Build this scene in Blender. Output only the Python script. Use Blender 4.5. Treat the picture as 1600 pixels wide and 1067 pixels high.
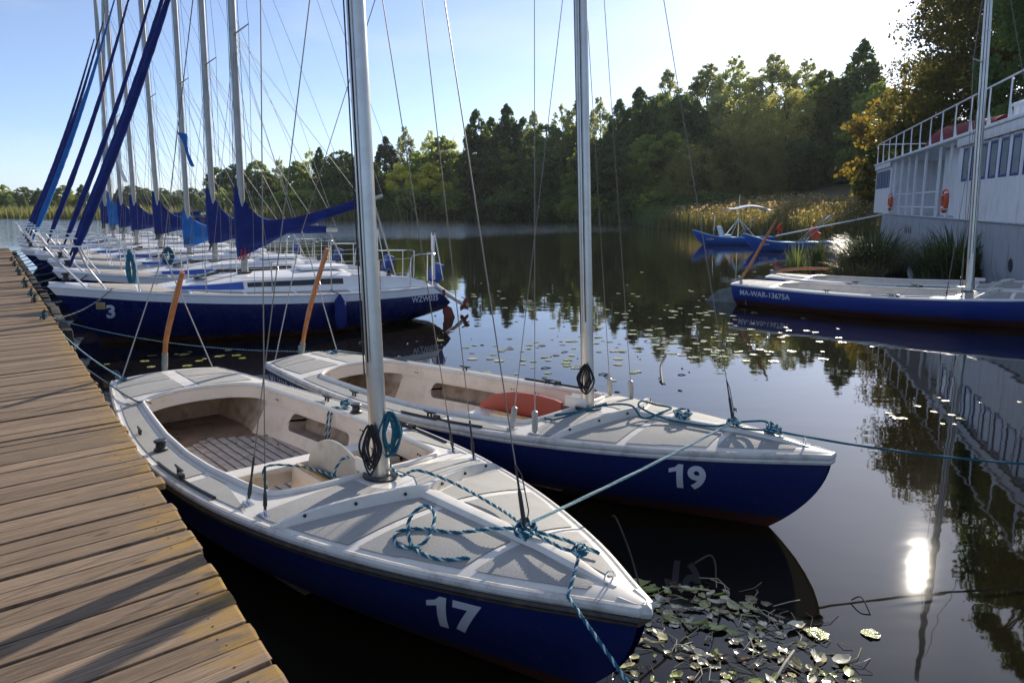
import bpy, bmesh, math, random
import numpy as np
from mathutils import Vector, Matrix, Quaternion
PI = math.pi
rad = math.radians
SC = bpy.context.scene
COL = SC.collection
for _o in list(bpy.data.objects):
    bpy.data.objects.remove(_o)

# ------------------------------------------------------------------ camera, sky, sun, exposure
CAM_H, FPX, PITCH = 2.3, 1200.0, rad(10.088)
cam_data = bpy.data.cameras.new('camera')
cam_data.sensor_width = 36.0
cam_data.lens = 36.0 * FPX / 1600.0
cam_data.clip_start, cam_data.clip_end = 0.05, 6000.0
cam = bpy.data.objects.new('camera', cam_data)
COL.objects.link(cam)
cam.location = (0, 0, CAM_H)
cam.rotation_euler = (PI / 2 - PITCH, 0, 0)
SC.camera = cam

SUN_AZ, SUN_EL = rad(29.5), rad(23.3)
SUN_DIR = Vector((math.sin(SUN_AZ) * math.cos(SUN_EL), math.cos(SUN_AZ) * math.cos(SUN_EL), math.sin(SUN_EL)))
world = bpy.data.worlds.new('World')
SC.world = world
world.use_nodes = True
wn, wl = world.node_tree.nodes, world.node_tree.links
wn.clear()
w_out = wn.new('ShaderNodeOutputWorld')
w_bg = wn.new('ShaderNodeBackground')
w_bg.inputs['Strength'].default_value = 0.112
w_sky = wn.new('ShaderNodeTexSky')
w_sky.sky_type = 'NISHITA'
w_sky.sun_disc = False
w_sky.sun_elevation = SUN_EL
w_sky.sun_rotation = SUN_AZ
w_sky.air_density, w_sky.dust_density, w_sky.ozone_density = 0.58, 0.48, 4.0
# thin cloud: high wisps and a few low puffs
w_tc = wn.new('ShaderNodeTexCoord')
w_map = wn.new('ShaderNodeMapping'); w_map.inputs['Scale'].default_value = (1.0, 1.0, 3.2)
w_n1 = wn.new('ShaderNodeTexNoise'); w_n1.inputs['Scale'].default_value = 2.6; w_n1.inputs['Detail'].default_value = 7.0; w_n1.inputs['Roughness'].default_value = 0.55
w_r1 = wn.new('ShaderNodeValToRGB')
w_r1.color_ramp.elements[0].position = 0.50; w_r1.color_ramp.elements[0].color = (0.13, 0.13, 0.13, 1)
w_r1.color_ramp.elements[1].position = 0.74; w_r1.color_ramp.elements[1].color = (0.40, 0.40, 0.40, 1)
w_mix = wn.new('ShaderNodeMix'); w_mix.data_type = 'RGBA'
w_mix.inputs[7].default_value = (6.2, 6.4, 6.7, 1)
wl.new(w_tc.outputs['Generated'], w_map.inputs['Vector'])
wl.new(w_map.outputs['Vector'], w_n1.inputs['Vector'])
wl.new(w_n1.outputs['Fac'], w_r1.inputs['Fac'])
wl.new(w_r1.outputs['Color'], w_mix.inputs[0])
wl.new(w_sky.outputs['Color'], w_mix.inputs[6])
wl.new(w_mix.outputs[2], w_bg.inputs['Color'])
wl.new(w_bg.outputs['Background'], w_out.inputs['Surface'])

sun_data = bpy.data.lights.new('sun', 'SUN')
sun_data.energy = 4.4
sun_data.angle = rad(0.53)
sun_data.color = (1.0, 0.90, 0.76)
sun = bpy.data.objects.new('sun', sun_data)
COL.objects.link(sun)
sun.rotation_euler = SUN_DIR.to_track_quat('Z', 'Y').to_euler()
SC.view_settings.view_transform = 'Standard'
SC.view_settings.look = 'None'
SC.view_settings.exposure = 0.65
SC.view_settings.gamma = 1.0
SC.view_settings.use_curve_mapping = False
try:
    SC.cycles.use_denoising = True
    SC.cycles.sample_clamp_indirect = 6.0
    SC.cycles.max_bounces = 6
    SC.cycles.caustics_reflective = False
    SC.cycles.caustics_refractive = False
except Exception:
    pass

def at(px, py, z=0.0, Y=None):
    """The world point at height z (or at depth Y) that lies in the direction of photo pixel (px, py)."""
    c = ((px - 800) / FPX, 1.0, -(py - 533.5) / FPX)
    d = Vector((c[0], math.cos(PITCH) + math.sin(PITCH) * c[2], -math.sin(PITCH) + math.cos(PITCH) * c[2]))
    t = Y / d.y if Y is not None else (z - CAM_H) / d.z
    return Vector((0, 0, CAM_H)) + d * t

# ------------------------------------------------------------------ materials
def mat(name, col=(0.5, 0.5, 0.5), rough=0.5, metal=0.0, spec=0.5, var=0.0, vscale=8.0, bump=0.0, bscale=60.0,
        dirt=None, dirt_amt=0.0, dscale=5.0, coat=0.0, dstretch=None):
    """Principled material; var = soft noise in value, dirt = second colour in noise patches, bump = fine grain."""
    m = bpy.data.materials.new(name)
    m.use_nodes = True
    n, l = m.node_tree.nodes, m.node_tree.links
    b = n['Principled BSDF']
    b.inputs['Base Color'].default_value = (*col, 1)
    b.inputs['Roughness'].default_value = rough
    b.inputs['Metallic'].default_value = metal
    b.inputs['Specular IOR Level'].default_value = spec
    b.inputs['Coat Weight'].default_value = coat
    tc = n.new('ShaderNodeTexCoord')
    last = None
    if var > 0:
        nz = n.new('ShaderNodeTexNoise'); nz.inputs['Scale'].default_value = vscale; nz.inputs['Detail'].default_value = 6
        l.new(tc.outputs['Object'], nz.inputs['Vector'])
        mr = n.new('ShaderNodeMapRange'); mr.inputs[1].default_value = 0.3; mr.inputs[2].default_value = 0.7
        mr.inputs[3].default_value = 1 - var; mr.inputs[4].default_value = 1 + var
        l.new(nz.outputs['Fac'], mr.inputs[0])
        mx = n.new('ShaderNodeVectorMath'); mx.operation = 'SCALE'
        mx.inputs[0].default_value = col
        l.new(mr.outputs[0], mx.inputs['Scale'])
        last = mx.outputs[0]
    if dirt is not None:
        nz = n.new('ShaderNodeTexNoise'); nz.inputs['Scale'].default_value = dscale; nz.inputs['Detail'].default_value = 9; nz.inputs['Roughness'].default_value = 0.68
        if dstretch:
            dm = n.new('ShaderNodeMapping'); dm.inputs['Scale'].default_value = dstretch; l.new(tc.outputs['Object'], dm.inputs['Vector']); l.new(dm.outputs[0], nz.inputs['Vector'])
        else: l.new(tc.outputs['Object'], nz.inputs['Vector'])
        cr = n.new('ShaderNodeMapRange'); cr.inputs[1].default_value = 0.50; cr.inputs[2].default_value = 0.70
        cr.inputs[3].default_value = 0; cr.inputs[4].default_value = dirt_amt
        l.new(nz.outputs['Fac'], cr.inputs[0])
        mx = n.new('ShaderNodeMix'); mx.data_type = 'RGBA'
        if last is not None: l.new(last, mx.inputs[6])
        else: mx.inputs[6].default_value = (*col, 1)
        mx.inputs[7].default_value = (*dirt, 1)
        l.new(cr.outputs[0], mx.inputs[0])
        last = mx.outputs[2]
    if last is not None:
        l.new(last, b.inputs['Base Color'])
    if bump > 0:
        nz = n.new('ShaderNodeTexNoise'); nz.inputs['Scale'].default_value = bscale; nz.inputs['Detail'].default_value = 4
        l.new(tc.outputs['Object'], nz.inputs['Vector'])
        bp = n.new('ShaderNodeBump'); bp.inputs['Strength'].default_value = bump; bp.inputs['Distance'].default_value = 0.01
        l.new(nz.outputs['Fac'], bp.inputs['Height']); l.new(bp.outputs[0], b.inputs['Normal'])
    return m

def leaf_mat(name, col, col2, trans=0.35, rough=0.55, spec=0.3):
    """Foliage: each leaf and each clump its own tint, light passing through the blade."""
    m = bpy.data.materials.new(name); m.use_nodes = True
    n, l = m.node_tree.nodes, m.node_tree.links
    b = n['Principled BSDF']; out = n['Material Output']
    b.inputs['Roughness'].default_value = rough
    b.inputs['Specular IOR Level'].default_value = spec
    g = n.new('ShaderNodeNewGeometry'); oi = n.new('ShaderNodeObjectInfo'); tc = n.new('ShaderNodeTexCoord')
    nz = n.new('ShaderNodeTexNoise'); nz.inputs['Scale'].default_value = 0.35; nz.inputs['Detail'].default_value = 3
    l.new(tc.outputs['Object'], nz.inputs['Vector'])
    a = n.new('ShaderNodeMath'); a.operation = 'MULTIPLY_ADD'; a.inputs[1].default_value = 0.45
    l.new(g.outputs['Random Per Island'], a.inputs[0])
    a2 = n.new('ShaderNodeMath'); a2.operation = 'MULTIPLY_ADD'; a2.inputs[1].default_value = 1.2; a2.inputs[2].default_value = -0.42
    l.new(nz.outputs['Fac'], a2.inputs[0]); l.new(a2.outputs[0], a.inputs[2])
    mx = n.new('ShaderNodeMix'); mx.data_type = 'RGBA'; mx.clamp_factor = True
    mx.inputs[6].default_value = (*col, 1); mx.inputs[7].default_value = (*col2, 1)
    l.new(a.outputs[0], mx.inputs[0])
    hv = n.new('ShaderNodeHueSaturation')
    mr = n.new('ShaderNodeMapRange'); mr.inputs[3].default_value = 0.75; mr.inputs[4].default_value = 1.3
    l.new(oi.outputs['Random'], mr.inputs[0]); l.new(mr.outputs[0], hv.inputs['Value'])
    l.new(mx.outputs[2], hv.inputs['Color'])
    l.new(hv.outputs[0], b.inputs['Base Color'])
    t = n.new('ShaderNodeBsdfTranslucent'); tv = n.new('ShaderNodeVectorMath'); tv.operation = 'MULTIPLY'; tv.inputs[1].default_value = (2.3, 2.0, 1.5)
    l.new(hv.outputs[0], tv.inputs[0]); l.new(tv.outputs[0], t.inputs['Color'])
    ms = n.new('ShaderNodeMixShader'); ms.inputs[0].default_value = trans
    l.new(b.outputs[0], ms.inputs[1]); l.new(t.outputs[0], ms.inputs[2]); l.new(ms.outputs[0], out.inputs['Surface'])
    return m

def hull_mat(name, top, bottom, wl, rough=0.3):
    """Painted topsides over antifouling, parted at height wl; scuffs and faint streaks."""
    m = mat(name, top, rough, spec=0.5)
    n, l = m.node_tree.nodes, m.node_tree.links
    b = n['Principled BSDF']
    tc = n.new('ShaderNodeTexCoord'); sp = n.new('ShaderNodeSeparateXYZ'); l.new(tc.outputs['Object'], sp.inputs[0])
    nz = n.new('ShaderNodeTexNoise'); nz.inputs['Scale'].default_value = 3.0; nz.inputs['Detail'].default_value = 8
    l.new(tc.outputs['Object'], nz.inputs['Vector'])
    ad = n.new('ShaderNodeMath'); ad.operation = 'MULTIPLY_ADD'; ad.inputs[1].default_value = 0.05
    l.new(nz.outputs['Fac'], ad.inputs[0]); l.new(sp.outputs['Z'], ad.inputs[2])
    st = n.new('ShaderNodeMapRange'); st.inputs[1].default_value = wl + 0.015; st.inputs[2].default_value = wl + 0.035
    l.new(ad.outputs[0], st.inputs[0])
    mp = n.new('ShaderNodeMapping'); mp.inputs['Scale'].default_value = (14, 14, 1.6); l.new(tc.outputs['Object'], mp.inputs['Vector'])
    n2 = n.new('ShaderNodeTexNoise'); n2.inputs['Scale'].default_value = 1.5; n2.inputs['Detail'].default_value = 8; n2.inputs['Roughness'].default_value = 0.7
    l.new(mp.outputs[0], n2.inputs['Vector'])
    sc = n.new('ShaderNodeMapRange'); sc.inputs[1].default_value = 0.56; sc.inputs[2].default_value = 0.76; sc.inputs[4].default_value = 0.55
    l.new(n2.outputs['Fac'], sc.inputs[0])
    m1 = n.new('ShaderNodeMix'); m1.data_type = 'RGBA'
    m1.inputs[6].default_value = (*top, 1); m1.inputs[7].default_value = (top[0] + .05, top[1] + .07, top[2] + .10, 1)
    l.new(sc.outputs[0], m1.inputs[0])
    m2 = n.new('ShaderNodeMix'); m2.data_type = 'RGBA'
    m2.inputs[6].default_value = (*bottom, 1); l.new(m1.outputs[2], m2.inputs[7]); l.new(st.outputs[0], m2.inputs[0])
    # scum just above the water and pale fender rubs
    sm = n.new('ShaderNodeMapRange'); sm.inputs[1].default_value = wl + .085; sm.inputs[2].default_value = wl + .03; sm.inputs[4].default_value = 0.45; l.new(ad.outputs[0], sm.inputs[0])
    m3 = n.new('ShaderNodeMix'); m3.data_type = 'RGBA'; m3.inputs[7].default_value = (0.030, 0.026, 0.022, 1); l.new(m2.outputs[2], m3.inputs[6]); l.new(sm.outputs[0], m3.inputs[0])
    mp3 = n.new('ShaderNodeMapping'); mp3.inputs['Scale'].default_value = (5, 5, 26); l.new(tc.outputs['Object'], mp3.inputs['Vector'])
    n3 = n.new('ShaderNodeTexNoise'); n3.inputs['Scale'].default_value = 2.0; n3.inputs['Detail'].default_value = 5; n3.inputs['Roughness'].default_value = 0.75; l.new(mp3.outputs[0], n3.inputs['Vector'])
    sr = n.new('ShaderNodeMapRange'); sr.inputs[1].default_value = 0.655; sr.inputs[2].default_value = 0.73; sr.inputs[4].default_value = 0.45; l.new(n3.outputs['Fac'], sr.inputs[0])
    m4 = n.new('ShaderNodeMix'); m4.data_type = 'RGBA'; m4.inputs[7].default_value = (0.30, 0.32, 0.38, 1); l.new(m3.outputs[2], m4.inputs[6]); l.new(sr.outputs[0], m4.inputs[0])
    m2 = m4
    l.new(m2.outputs[2], b.inputs['Base Color'])
    r = n.new('ShaderNodeMapRange'); r.inputs[3].default_value = rough - .06; r.inputs[4].default_value = rough + .15
    l.new(nz.outputs['Fac'], r.inputs[0]); l.new(r.outputs[0], b.inputs['Roughness'])
    return m

def plank_mat():
    """Weathered boards: grain runs along each plank (attribute pc = along, across, plank seed)."""
    m = bpy.data.materials.new('weathered_plank'); m.use_nodes = True
    n, l = m.node_tree.nodes, m.node_tree.links
    b = n['Principled BSDF']; b.inputs['Roughness'].default_value = 0.82; b.inputs['Specular IOR Level'].default_value = 0.25
    at_ = n.new('ShaderNodeAttribute'); at_.attribute_name = 'pc'
    sp = n.new('ShaderNodeSeparateXYZ'); l.new(at_.outputs['Vector'], sp.inputs[0])
    off = n.new('ShaderNodeCombineXYZ'); 
    for i in range(3):
        k = n.new('ShaderNodeMath'); k.operation = 'MULTIPLY_ADD'; k.inputs[1].default_value = (37.1, 11.7, 53.3)[i]
        l.new(sp.outputs['Z'], k.inputs[0])
        if i < 2: l.new(sp.outputs[i], k.inputs[2])
        l.new(k.outputs[0], off.inputs[i])
    def noise(scale, detail, rough, dist=0.0, s=1.0):
        mp = n.new('ShaderNodeMapping'); mp.inputs['Scale'].default_value = scale; l.new(off.outputs[0], mp.inputs['Vector'])
        z = n.new('ShaderNodeTexNoise'); z.inputs['Scale'].default_value = s; z.inputs['Detail'].default_value = detail
        z.inputs['Roughness'].default_value = rough; z.inputs['Distortion'].default_value = dist
        l.new(mp.outputs[0], z.inputs['Vector']); return z
    grain = noise((2.6, 95, 1), 9, 0.70, 0.9)
    fine = noise((7, 260, 1), 6, 0.7, 0.3)
    blot = noise((2.2, 6, 1), 6, 0.6, 0.4)
    gr = n.new('ShaderNodeValToRGB')
    e = gr.color_ramp.elements
    e[0].position = 0.36; e[0].color = (0.055, 0.036, 0.024, 1)
    e[1].position = 0.53; e[1].color = (0.262, 0.186, 0.124, 1)
    x = gr.color_ramp.elements.new(0.45); x.color = (0.165, 0.116, 0.078, 1)
    x = gr.color_ramp.elements.new(0.66); x.color = (0.37, 0.285, 0.205, 1)
    mixg = n.new('ShaderNodeMath'); mixg.operation = 'MULTIPLY_ADD'; mixg.inputs[1].default_value = 0.40
    l.new(fine.outputs['Fac'], mixg.inputs[0])
    g2 = n.new('ShaderNodeMath'); g2.operation = 'MULTIPLY'; g2.inputs[1].default_value = 0.62; l.new(grain.outputs['Fac'], g2.inputs[0])
    l.new(g2.outputs[0], mixg.inputs[2]); l.new(mixg.outputs[0], gr.inputs['Fac'])
    wn_ = n.new('ShaderNodeTexWhiteNoise'); wn_.noise_dimensions = '1D'; l.new(sp.outputs['Z'], wn_.inputs['W'])
    vr = n.new('ShaderNodeMapRange'); vr.inputs[3].default_value = 0.66; vr.inputs[4].default_value = 1.14; l.new(wn_.outputs['Value'], vr.inputs[0])
    sc = n.new('ShaderNodeVectorMath'); sc.operation = 'SCALE'; l.new(gr.outputs['Color'], sc.inputs[0]); l.new(vr.outputs[0], sc.inputs['Scale'])
    # grey-dark damp blotches and ochre lichen towards the water end
    bl = n.new('ShaderNodeMapRange'); bl.inputs[1].default_value = 0.50; bl.inputs[2].default_value = 0.72; bl.inputs[4].default_value = 0.55
    l.new(blot.outputs['Fac'], bl.inputs[0])
    m1 = n.new('ShaderNodeMix'); m1.data_type = 'RGBA'; l.new(bl.outputs[0], m1.inputs[0]); l.new(sc.outputs[0], m1.inputs[6]); m1.inputs[7].default_value = (0.16, 0.125, 0.085, 1)
    lich = noise((5, 12, 1), 8, 0.65, 0.2)
    ed = n.new('ShaderNodeMapRange'); ed.inputs[1].default_value = 0.75; ed.inputs[2].default_value = 0.05; ed.inputs[3].default_value = -0.25; ed.inputs[4].default_value = 0.22
    l.new(sp.outputs['X'], ed.inputs[0])
    la = n.new('ShaderNodeMath'); la.operation = 'ADD'; l.new(lich.outputs['Fac'], la.inputs[0]); l.new(ed.outputs[0], la.inputs[1])
    ls = n.new('ShaderNodeMapRange'); ls.inputs[1].default_value = 0.62; ls.inputs[2].default_value = 0.82; ls.inputs[4].default_value = 0.72; l.new(la.outputs[0], ls.inputs[0])
    m2 = n.new('ShaderNodeMix'); m2.data_type = 'RGBA'; l.new(ls.outputs[0], m2.inputs[0]); l.new(m1.outputs[2], m2.inputs[6]); m2.inputs[7].default_value = (0.34, 0.205, 0.045, 1)
    # knots
    vo = n.new('ShaderNodeTexVoronoi'); vo.inputs['Scale'].default_value = 1.0
    mpv = n.new('ShaderNodeMapping'); mpv.inputs['Scale'].default_value = (1.9, 6.0, 1); l.new(off.outputs[0], mpv.inputs['Vector']); l.new(mpv.outputs[0], vo.inputs['Vector'])
    kn = n.new('ShaderNodeMapRange'); kn.inputs[1].default_value = 0.05; kn.inputs[2].default_value = 0.10; kn.inputs[3].default_value = 0.75; kn.inputs[4].default_value = 0.0
    l.new(vo.outputs['Distance'], kn.inputs[0])
    m3 = n.new('ShaderNodeMix'); m3.data_type = 'RGBA'; l.new(kn.outputs[0], m3.inputs[0]); l.new(m2.outputs[2], m3.inputs[6]); m3.inputs[7].default_value = (0.07, 0.04, 0.022, 1)
    l.new(m3.outputs[2], b.inputs['Base Color'])
    bp = n.new('ShaderNodeBump'); bp.inputs['Strength'].default_value = 0.55; bp.inputs['Distance'].default_value = 0.006
    l.new(mixg.outputs[0], bp.inputs['Height']); l.new(bp.outputs[0], b.inputs['Normal'])
    return m

def water_mat():
    """Still peat-brown water; wind ruffles the open water far out to the left."""
    m = bpy.data.materials.new('lake_water'); m.use_nodes = True
    n, l = m.node_tree.nodes, m.node_tree.links
    b = n['Principled BSDF']
    b.inputs['Base Color'].default_value = (0.009, 0.0075, 0.0035, 1)
    b.inputs['IOR'].default_value = 1.40
    b.inputs['Roughness'].default_value = 0.022
    g = n.new('ShaderNodeNewGeometry'); sp = n.new('ShaderNodeSeparateXYZ'); l.new(g.outputs['Position'], sp.inputs[0])
    def noise(scale, s, detail):
        mp = n.new('ShaderNodeMapping'); mp.inputs['Scale'].default_value = scale; l.new(g.outputs['Position'], mp.inputs['Vector'])
        z = n.new('ShaderNodeTexNoise'); z.inputs['Scale'].default_value = s; z.inputs['Detail'].default_value = detail; l.new(mp.outputs[0], z.inputs['Vector']); return z.outputs['Fac']
    def mth(op, a, bb=None, c=None):
        k = n.new('ShaderNodeMath'); k.operation = op
        for i, v in enumerate((a, bb, c)):
            if v is None: continue
            if isinstance(v, (int, float)): k.inputs[i].default_value = v
            else: l.new(v, k.inputs[i])
        return k.outputs[0]
    def rng(v, a, bb, c=0.0, d=1.0):
        k = n.new('ShaderNodeMapRange'); k.interpolation_type = 'SMOOTHSTEP'
        k.inputs[1].default_value = a; k.inputs[2].default_value = bb; k.inputs[3].default_value = c; k.inputs[4].default_value = d
        l.new(v, k.inputs[0]); return k.outputs[0]
    # wind patch: beyond ~35 m, left of a line running to the far shore, with a ragged border
    rag = noise((0.05, 0.05, 1), 1.0, 4)
    edge = mth('ADD', mth('MULTIPLY', sp.outputs['X'], 0.55), mth('MULTIPLY', rag, 26.0))
    patch = mth('MULTIPLY', rng(mth('SUBTRACT', sp.outputs['Y'], edge), 34, 62), rng(sp.outputs['X'], 24, 8))
    near = rng(sp.outputs['Y'], 10, 60, 0.0, 1.0)
    h_swell = noise((0.6, 1.0, 1), 1.3, 3)
    h_rip = noise((2.2, 4.0, 1), 1.5, 3)
    h_wind = noise((0.55, 2.6, 1), 1.3, 3)
    h = mth('MULTIPLY', h_swell, 0.0035)
    h = mth('ADD', h, mth('MULTIPLY', mth('MULTIPLY', h_rip, near), 0.004))
    h = mth('ADD', h, mth('MULTIPLY', mth('MULTIPLY', h_wind, patch), 0.085))
    bp = n.new('ShaderNodeBump'); bp.inputs['Strength'].default_value = 1.0; bp.inputs['Distance'].default_value = 1.0
    l.new(h, bp.inputs['Height']); l.new(bp.outputs[0], b.inputs['Normal'])
    return m

M = {}
M['blue'] = hull_mat('dinghy_blue', (0.008, 0.018, 0.100), (0.110, 0.018, 0.010), 0.10, 0.32)
M['blue_far'] = hull_mat('dinghy_bright_blue', (0.012, 0.040, 0.24), (0.16, 0.025, 0.015), 0.13, 0.35)
M['navy'] = hull_mat('yacht_navy', (0.006, 0.013, 0.085), (0.10, 0.025, 0.012), 0.08, 0.22)
M['white'] = mat('gelcoat_white', (0.74, 0.70, 0.63), 0.32, var=0.04, dirt=(0.45, 0.38, 0.29), dirt_amt=0.35, dscale=7)
M['recess'] = mat('shaded_recess_tan', (0.42, 0.33, 0.25), 0.7, var=0.2, vscale=6, dirt=(0.15, 0.09, 0.05), dirt_amt=0.7, dscale=7)  # tan darkened to put the lockers' inner shade into the colour, plus dirt patches
M['clean_white'] = mat('gelcoat_clean', (0.80, 0.80, 0.80), 0.3, var=0.03)
M['cream'] = mat('liner_cream', (0.82, 0.72, 0.60), 0.45, var=0.05, vscale=3, dirt=(0.40, 0.27, 0.16), dirt_amt=0.38, dscale=4)
M['rail'] = mat('rail_offwhite', (0.60, 0.57, 0.52), 0.42, var=0.08, dirt=(0.20, 0.17, 0.14), dirt_amt=0.7, dscale=9)
M['grey_deck'] = mat('nonslip_grey', (0.365, 0.36, 0.34), 0.75, spec=0.3, var=0.06, vscale=4, bump=0.45, bscale=220, dirt=(0.33, 0.30, 0.26), dirt_amt=0.55, dscale=10)
M['tan_deck'] = mat('nonslip_tan', (0.45, 0.41, 0.36), 0.75, spec=0.3, var=0.06, vscale=4, bump=0.3, bscale=150, dirt=(0.30, 0.26, 0.22), dirt_amt=0.4, dscale=8)
M['floor'] = mat('bilge_brown', (0.27, 0.185, 0.13), 0.6, var=0.25, vscale=6, dirt=(0.07, 0.035, 0.02), dirt_amt=0.9, dscale=5)
M['floor_dark'] = mat('dry_leaf_dark', (0.055, 0.030, 0.016), 0.8)
M['slat'] = mat('floor_slat', (0.50, 0.44, 0.40), 0.65, var=0.15, vscale=12, dirt=(0.14, 0.09, 0.06), dirt_amt=0.8, dscale=9)
M['dark'] = mat('black_fitting', (0.018, 0.018, 0.020), 0.42)
M['rubber'] = mat('black_rubbing_strip', (0.035, 0.028, 0.024), 0.55, var=0.3, dirt=(0.16, 0.10, 0.06), dirt_amt=0.6, dscale=12)
M['alu'] = mat('mast_aluminium', (0.58, 0.56, 0.52), 0.34, metal=0.9, var=0.06, vscale=5, dirt=(0.34, 0.30, 0.26), dirt_amt=0.35, dscale=6)
M['alu_dull'] = mat('mast_aluminium_dull', (0.36, 0.35, 0.33), 0.42, metal=0.8, var=0.10, vscale=4, dirt=(0.22, 0.20, 0.18), dirt_amt=0.5, dscale=5)
M['steel'] = mat('stainless_steel', (0.62, 0.62, 0.62), 0.2, metal=1.0)
M['wire'] = mat('rigging_wire', (0.22, 0.20, 0.18), 0.45, metal=0.6)
M['wire_light'] = mat('pale_line', (0.62, 0.58, 0.50), 0.7)
M['plate'] = mat('centreboard_plate', (0.40, 0.40, 0.37), 0.5, metal=0.25, var=0.1, dirt=(0.25, 0.2, 0.15), dirt_amt=0.6, dscale=6)
M['red_board'] = mat('red_paint', (0.29, 0.034, 0.022), 0.45, var=0.1, dirt=(0.25, 0.03, 0.02), dirt_amt=0.6, dscale=8)
M['wood_orange'] = mat('varnished_wood', (0.42, 0.135, 0.028), 0.35, var=0.22, vscale=14, dirt=(0.16, 0.05, 0.012), dirt_amt=0.5, dscale=11, coat=0.4)
M['wood_edge'] = mat('bare_wood', (0.50, 0.33, 0.15), 0.6, var=0.2)
M['grey_metal'] = mat('rudder_grey', (0.22, 0.24, 0.22), 0.5, metal=0.2, var=0.2, dirt=(0.10, 0.10, 0.06), dirt_amt=0.6, dscale=5)
M['teal'] = mat('rope_teal', (0.020, 0.110, 0.165), 0.85, spec=0.2, var=0.25, vscale=50)
M['teal_light'] = mat('rope_fleck', (0.42, 0.56, 0.58), 0.85, spec=0.2)
M['mint'] = mat('rope_mint', (0.36, 0.50, 0.47), 0.85, spec=0.2)
M['black_cord'] = mat('black_cord', (0.014, 0.013, 0.018), 0.8)
M['grey_rope'] = mat('rope_grey', (0.33, 0.34, 0.36), 0.85, var=0.15, vscale=40)
M['dark_rope'] = mat('rope_dark', (0.045, 0.06, 0.07), 0.85, var=0.2, vscale=40)
M['red_rope'] = mat('rope_red', (0.45, 0.03, 0.04), 0.8)
M['canvas'] = mat('canvas_navy', (0.012, 0.026, 0.150), 0.8, spec=0.25, var=0.25, vscale=4, bump=0.8, bscale=9)
M['canvas_light'] = mat('canvas_sky_blue', (0.015, 0.135, 0.42), 0.75, spec=0.3, var=0.15, vscale=5, bump=0.25, bscale=14)
M['cowl'] = mat('motor_cover_blue', (0.030, 0.085, 0.30), 0.6, var=0.1)
M['rust_red'] = mat('motor_leg_red', (0.22, 0.035, 0.028), 0.5, var=0.2)
M['num'] = mat('white_sticker', (0.66, 0.67, 0.70), 0.45, var=0.05)
M['num_grey'] = mat('grey_sticker', (0.60, 0.64, 0.70), 0.45, var=0.08)
M['glass'] = mat('dark_window', (0.02, 0.022, 0.025), 0.06, spec=0.6)
M['stripe'] = mat('blue_stripe', (0.03, 0.10, 0.42), 0.4)
M['plank'] = plank_mat()
M['beam'] = mat('wet_timber', (0.045, 0.038, 0.028), 0.75, var=0.35, vscale=6, dirt=(0.10, 0.10, 0.05), dirt_amt=0.6, dscale=4, bump=0.5, bscale=30)
M['water'] = water_mat()

# ------------------------------------------------------------------ mesh helpers
def interp(x, tab):
    if x <= tab[0][0]: return tab[0][1]
    for (a, fa), (b, fb) in zip(tab, tab[1:]):
        if x <= b:
            t = (x - a) / (b - a)
            return fa + (fb - fa) * t
    return tab[-1][1]

def smooth_tab(tab, n=60):
    """Monotone cubic-like resampling of a table so that hull lines come out fair."""
    xs = np.array([t[0] for t in tab], float); ys = np.array([t[1] for t in tab], float)
    X = np.linspace(xs[0], xs[-1], n)
    mslope = np.gradient(ys, xs)
    out = []
    for x in X:
        i = min(max(np.searchsorted(xs, x) - 1, 0), len(xs) - 2)
        h = xs[i + 1] - xs[i]; t = (x - xs[i]) / h
        y = (2*t**3-3*t**2+1)*ys[i] + (t**3-2*t**2+t)*h*mslope[i] + (-2*t**3+3*t**2)*ys[i+1] + (t**3-t**2)*h*mslope[i+1]
        out.append((float(x), float(y)))
    return out

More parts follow.
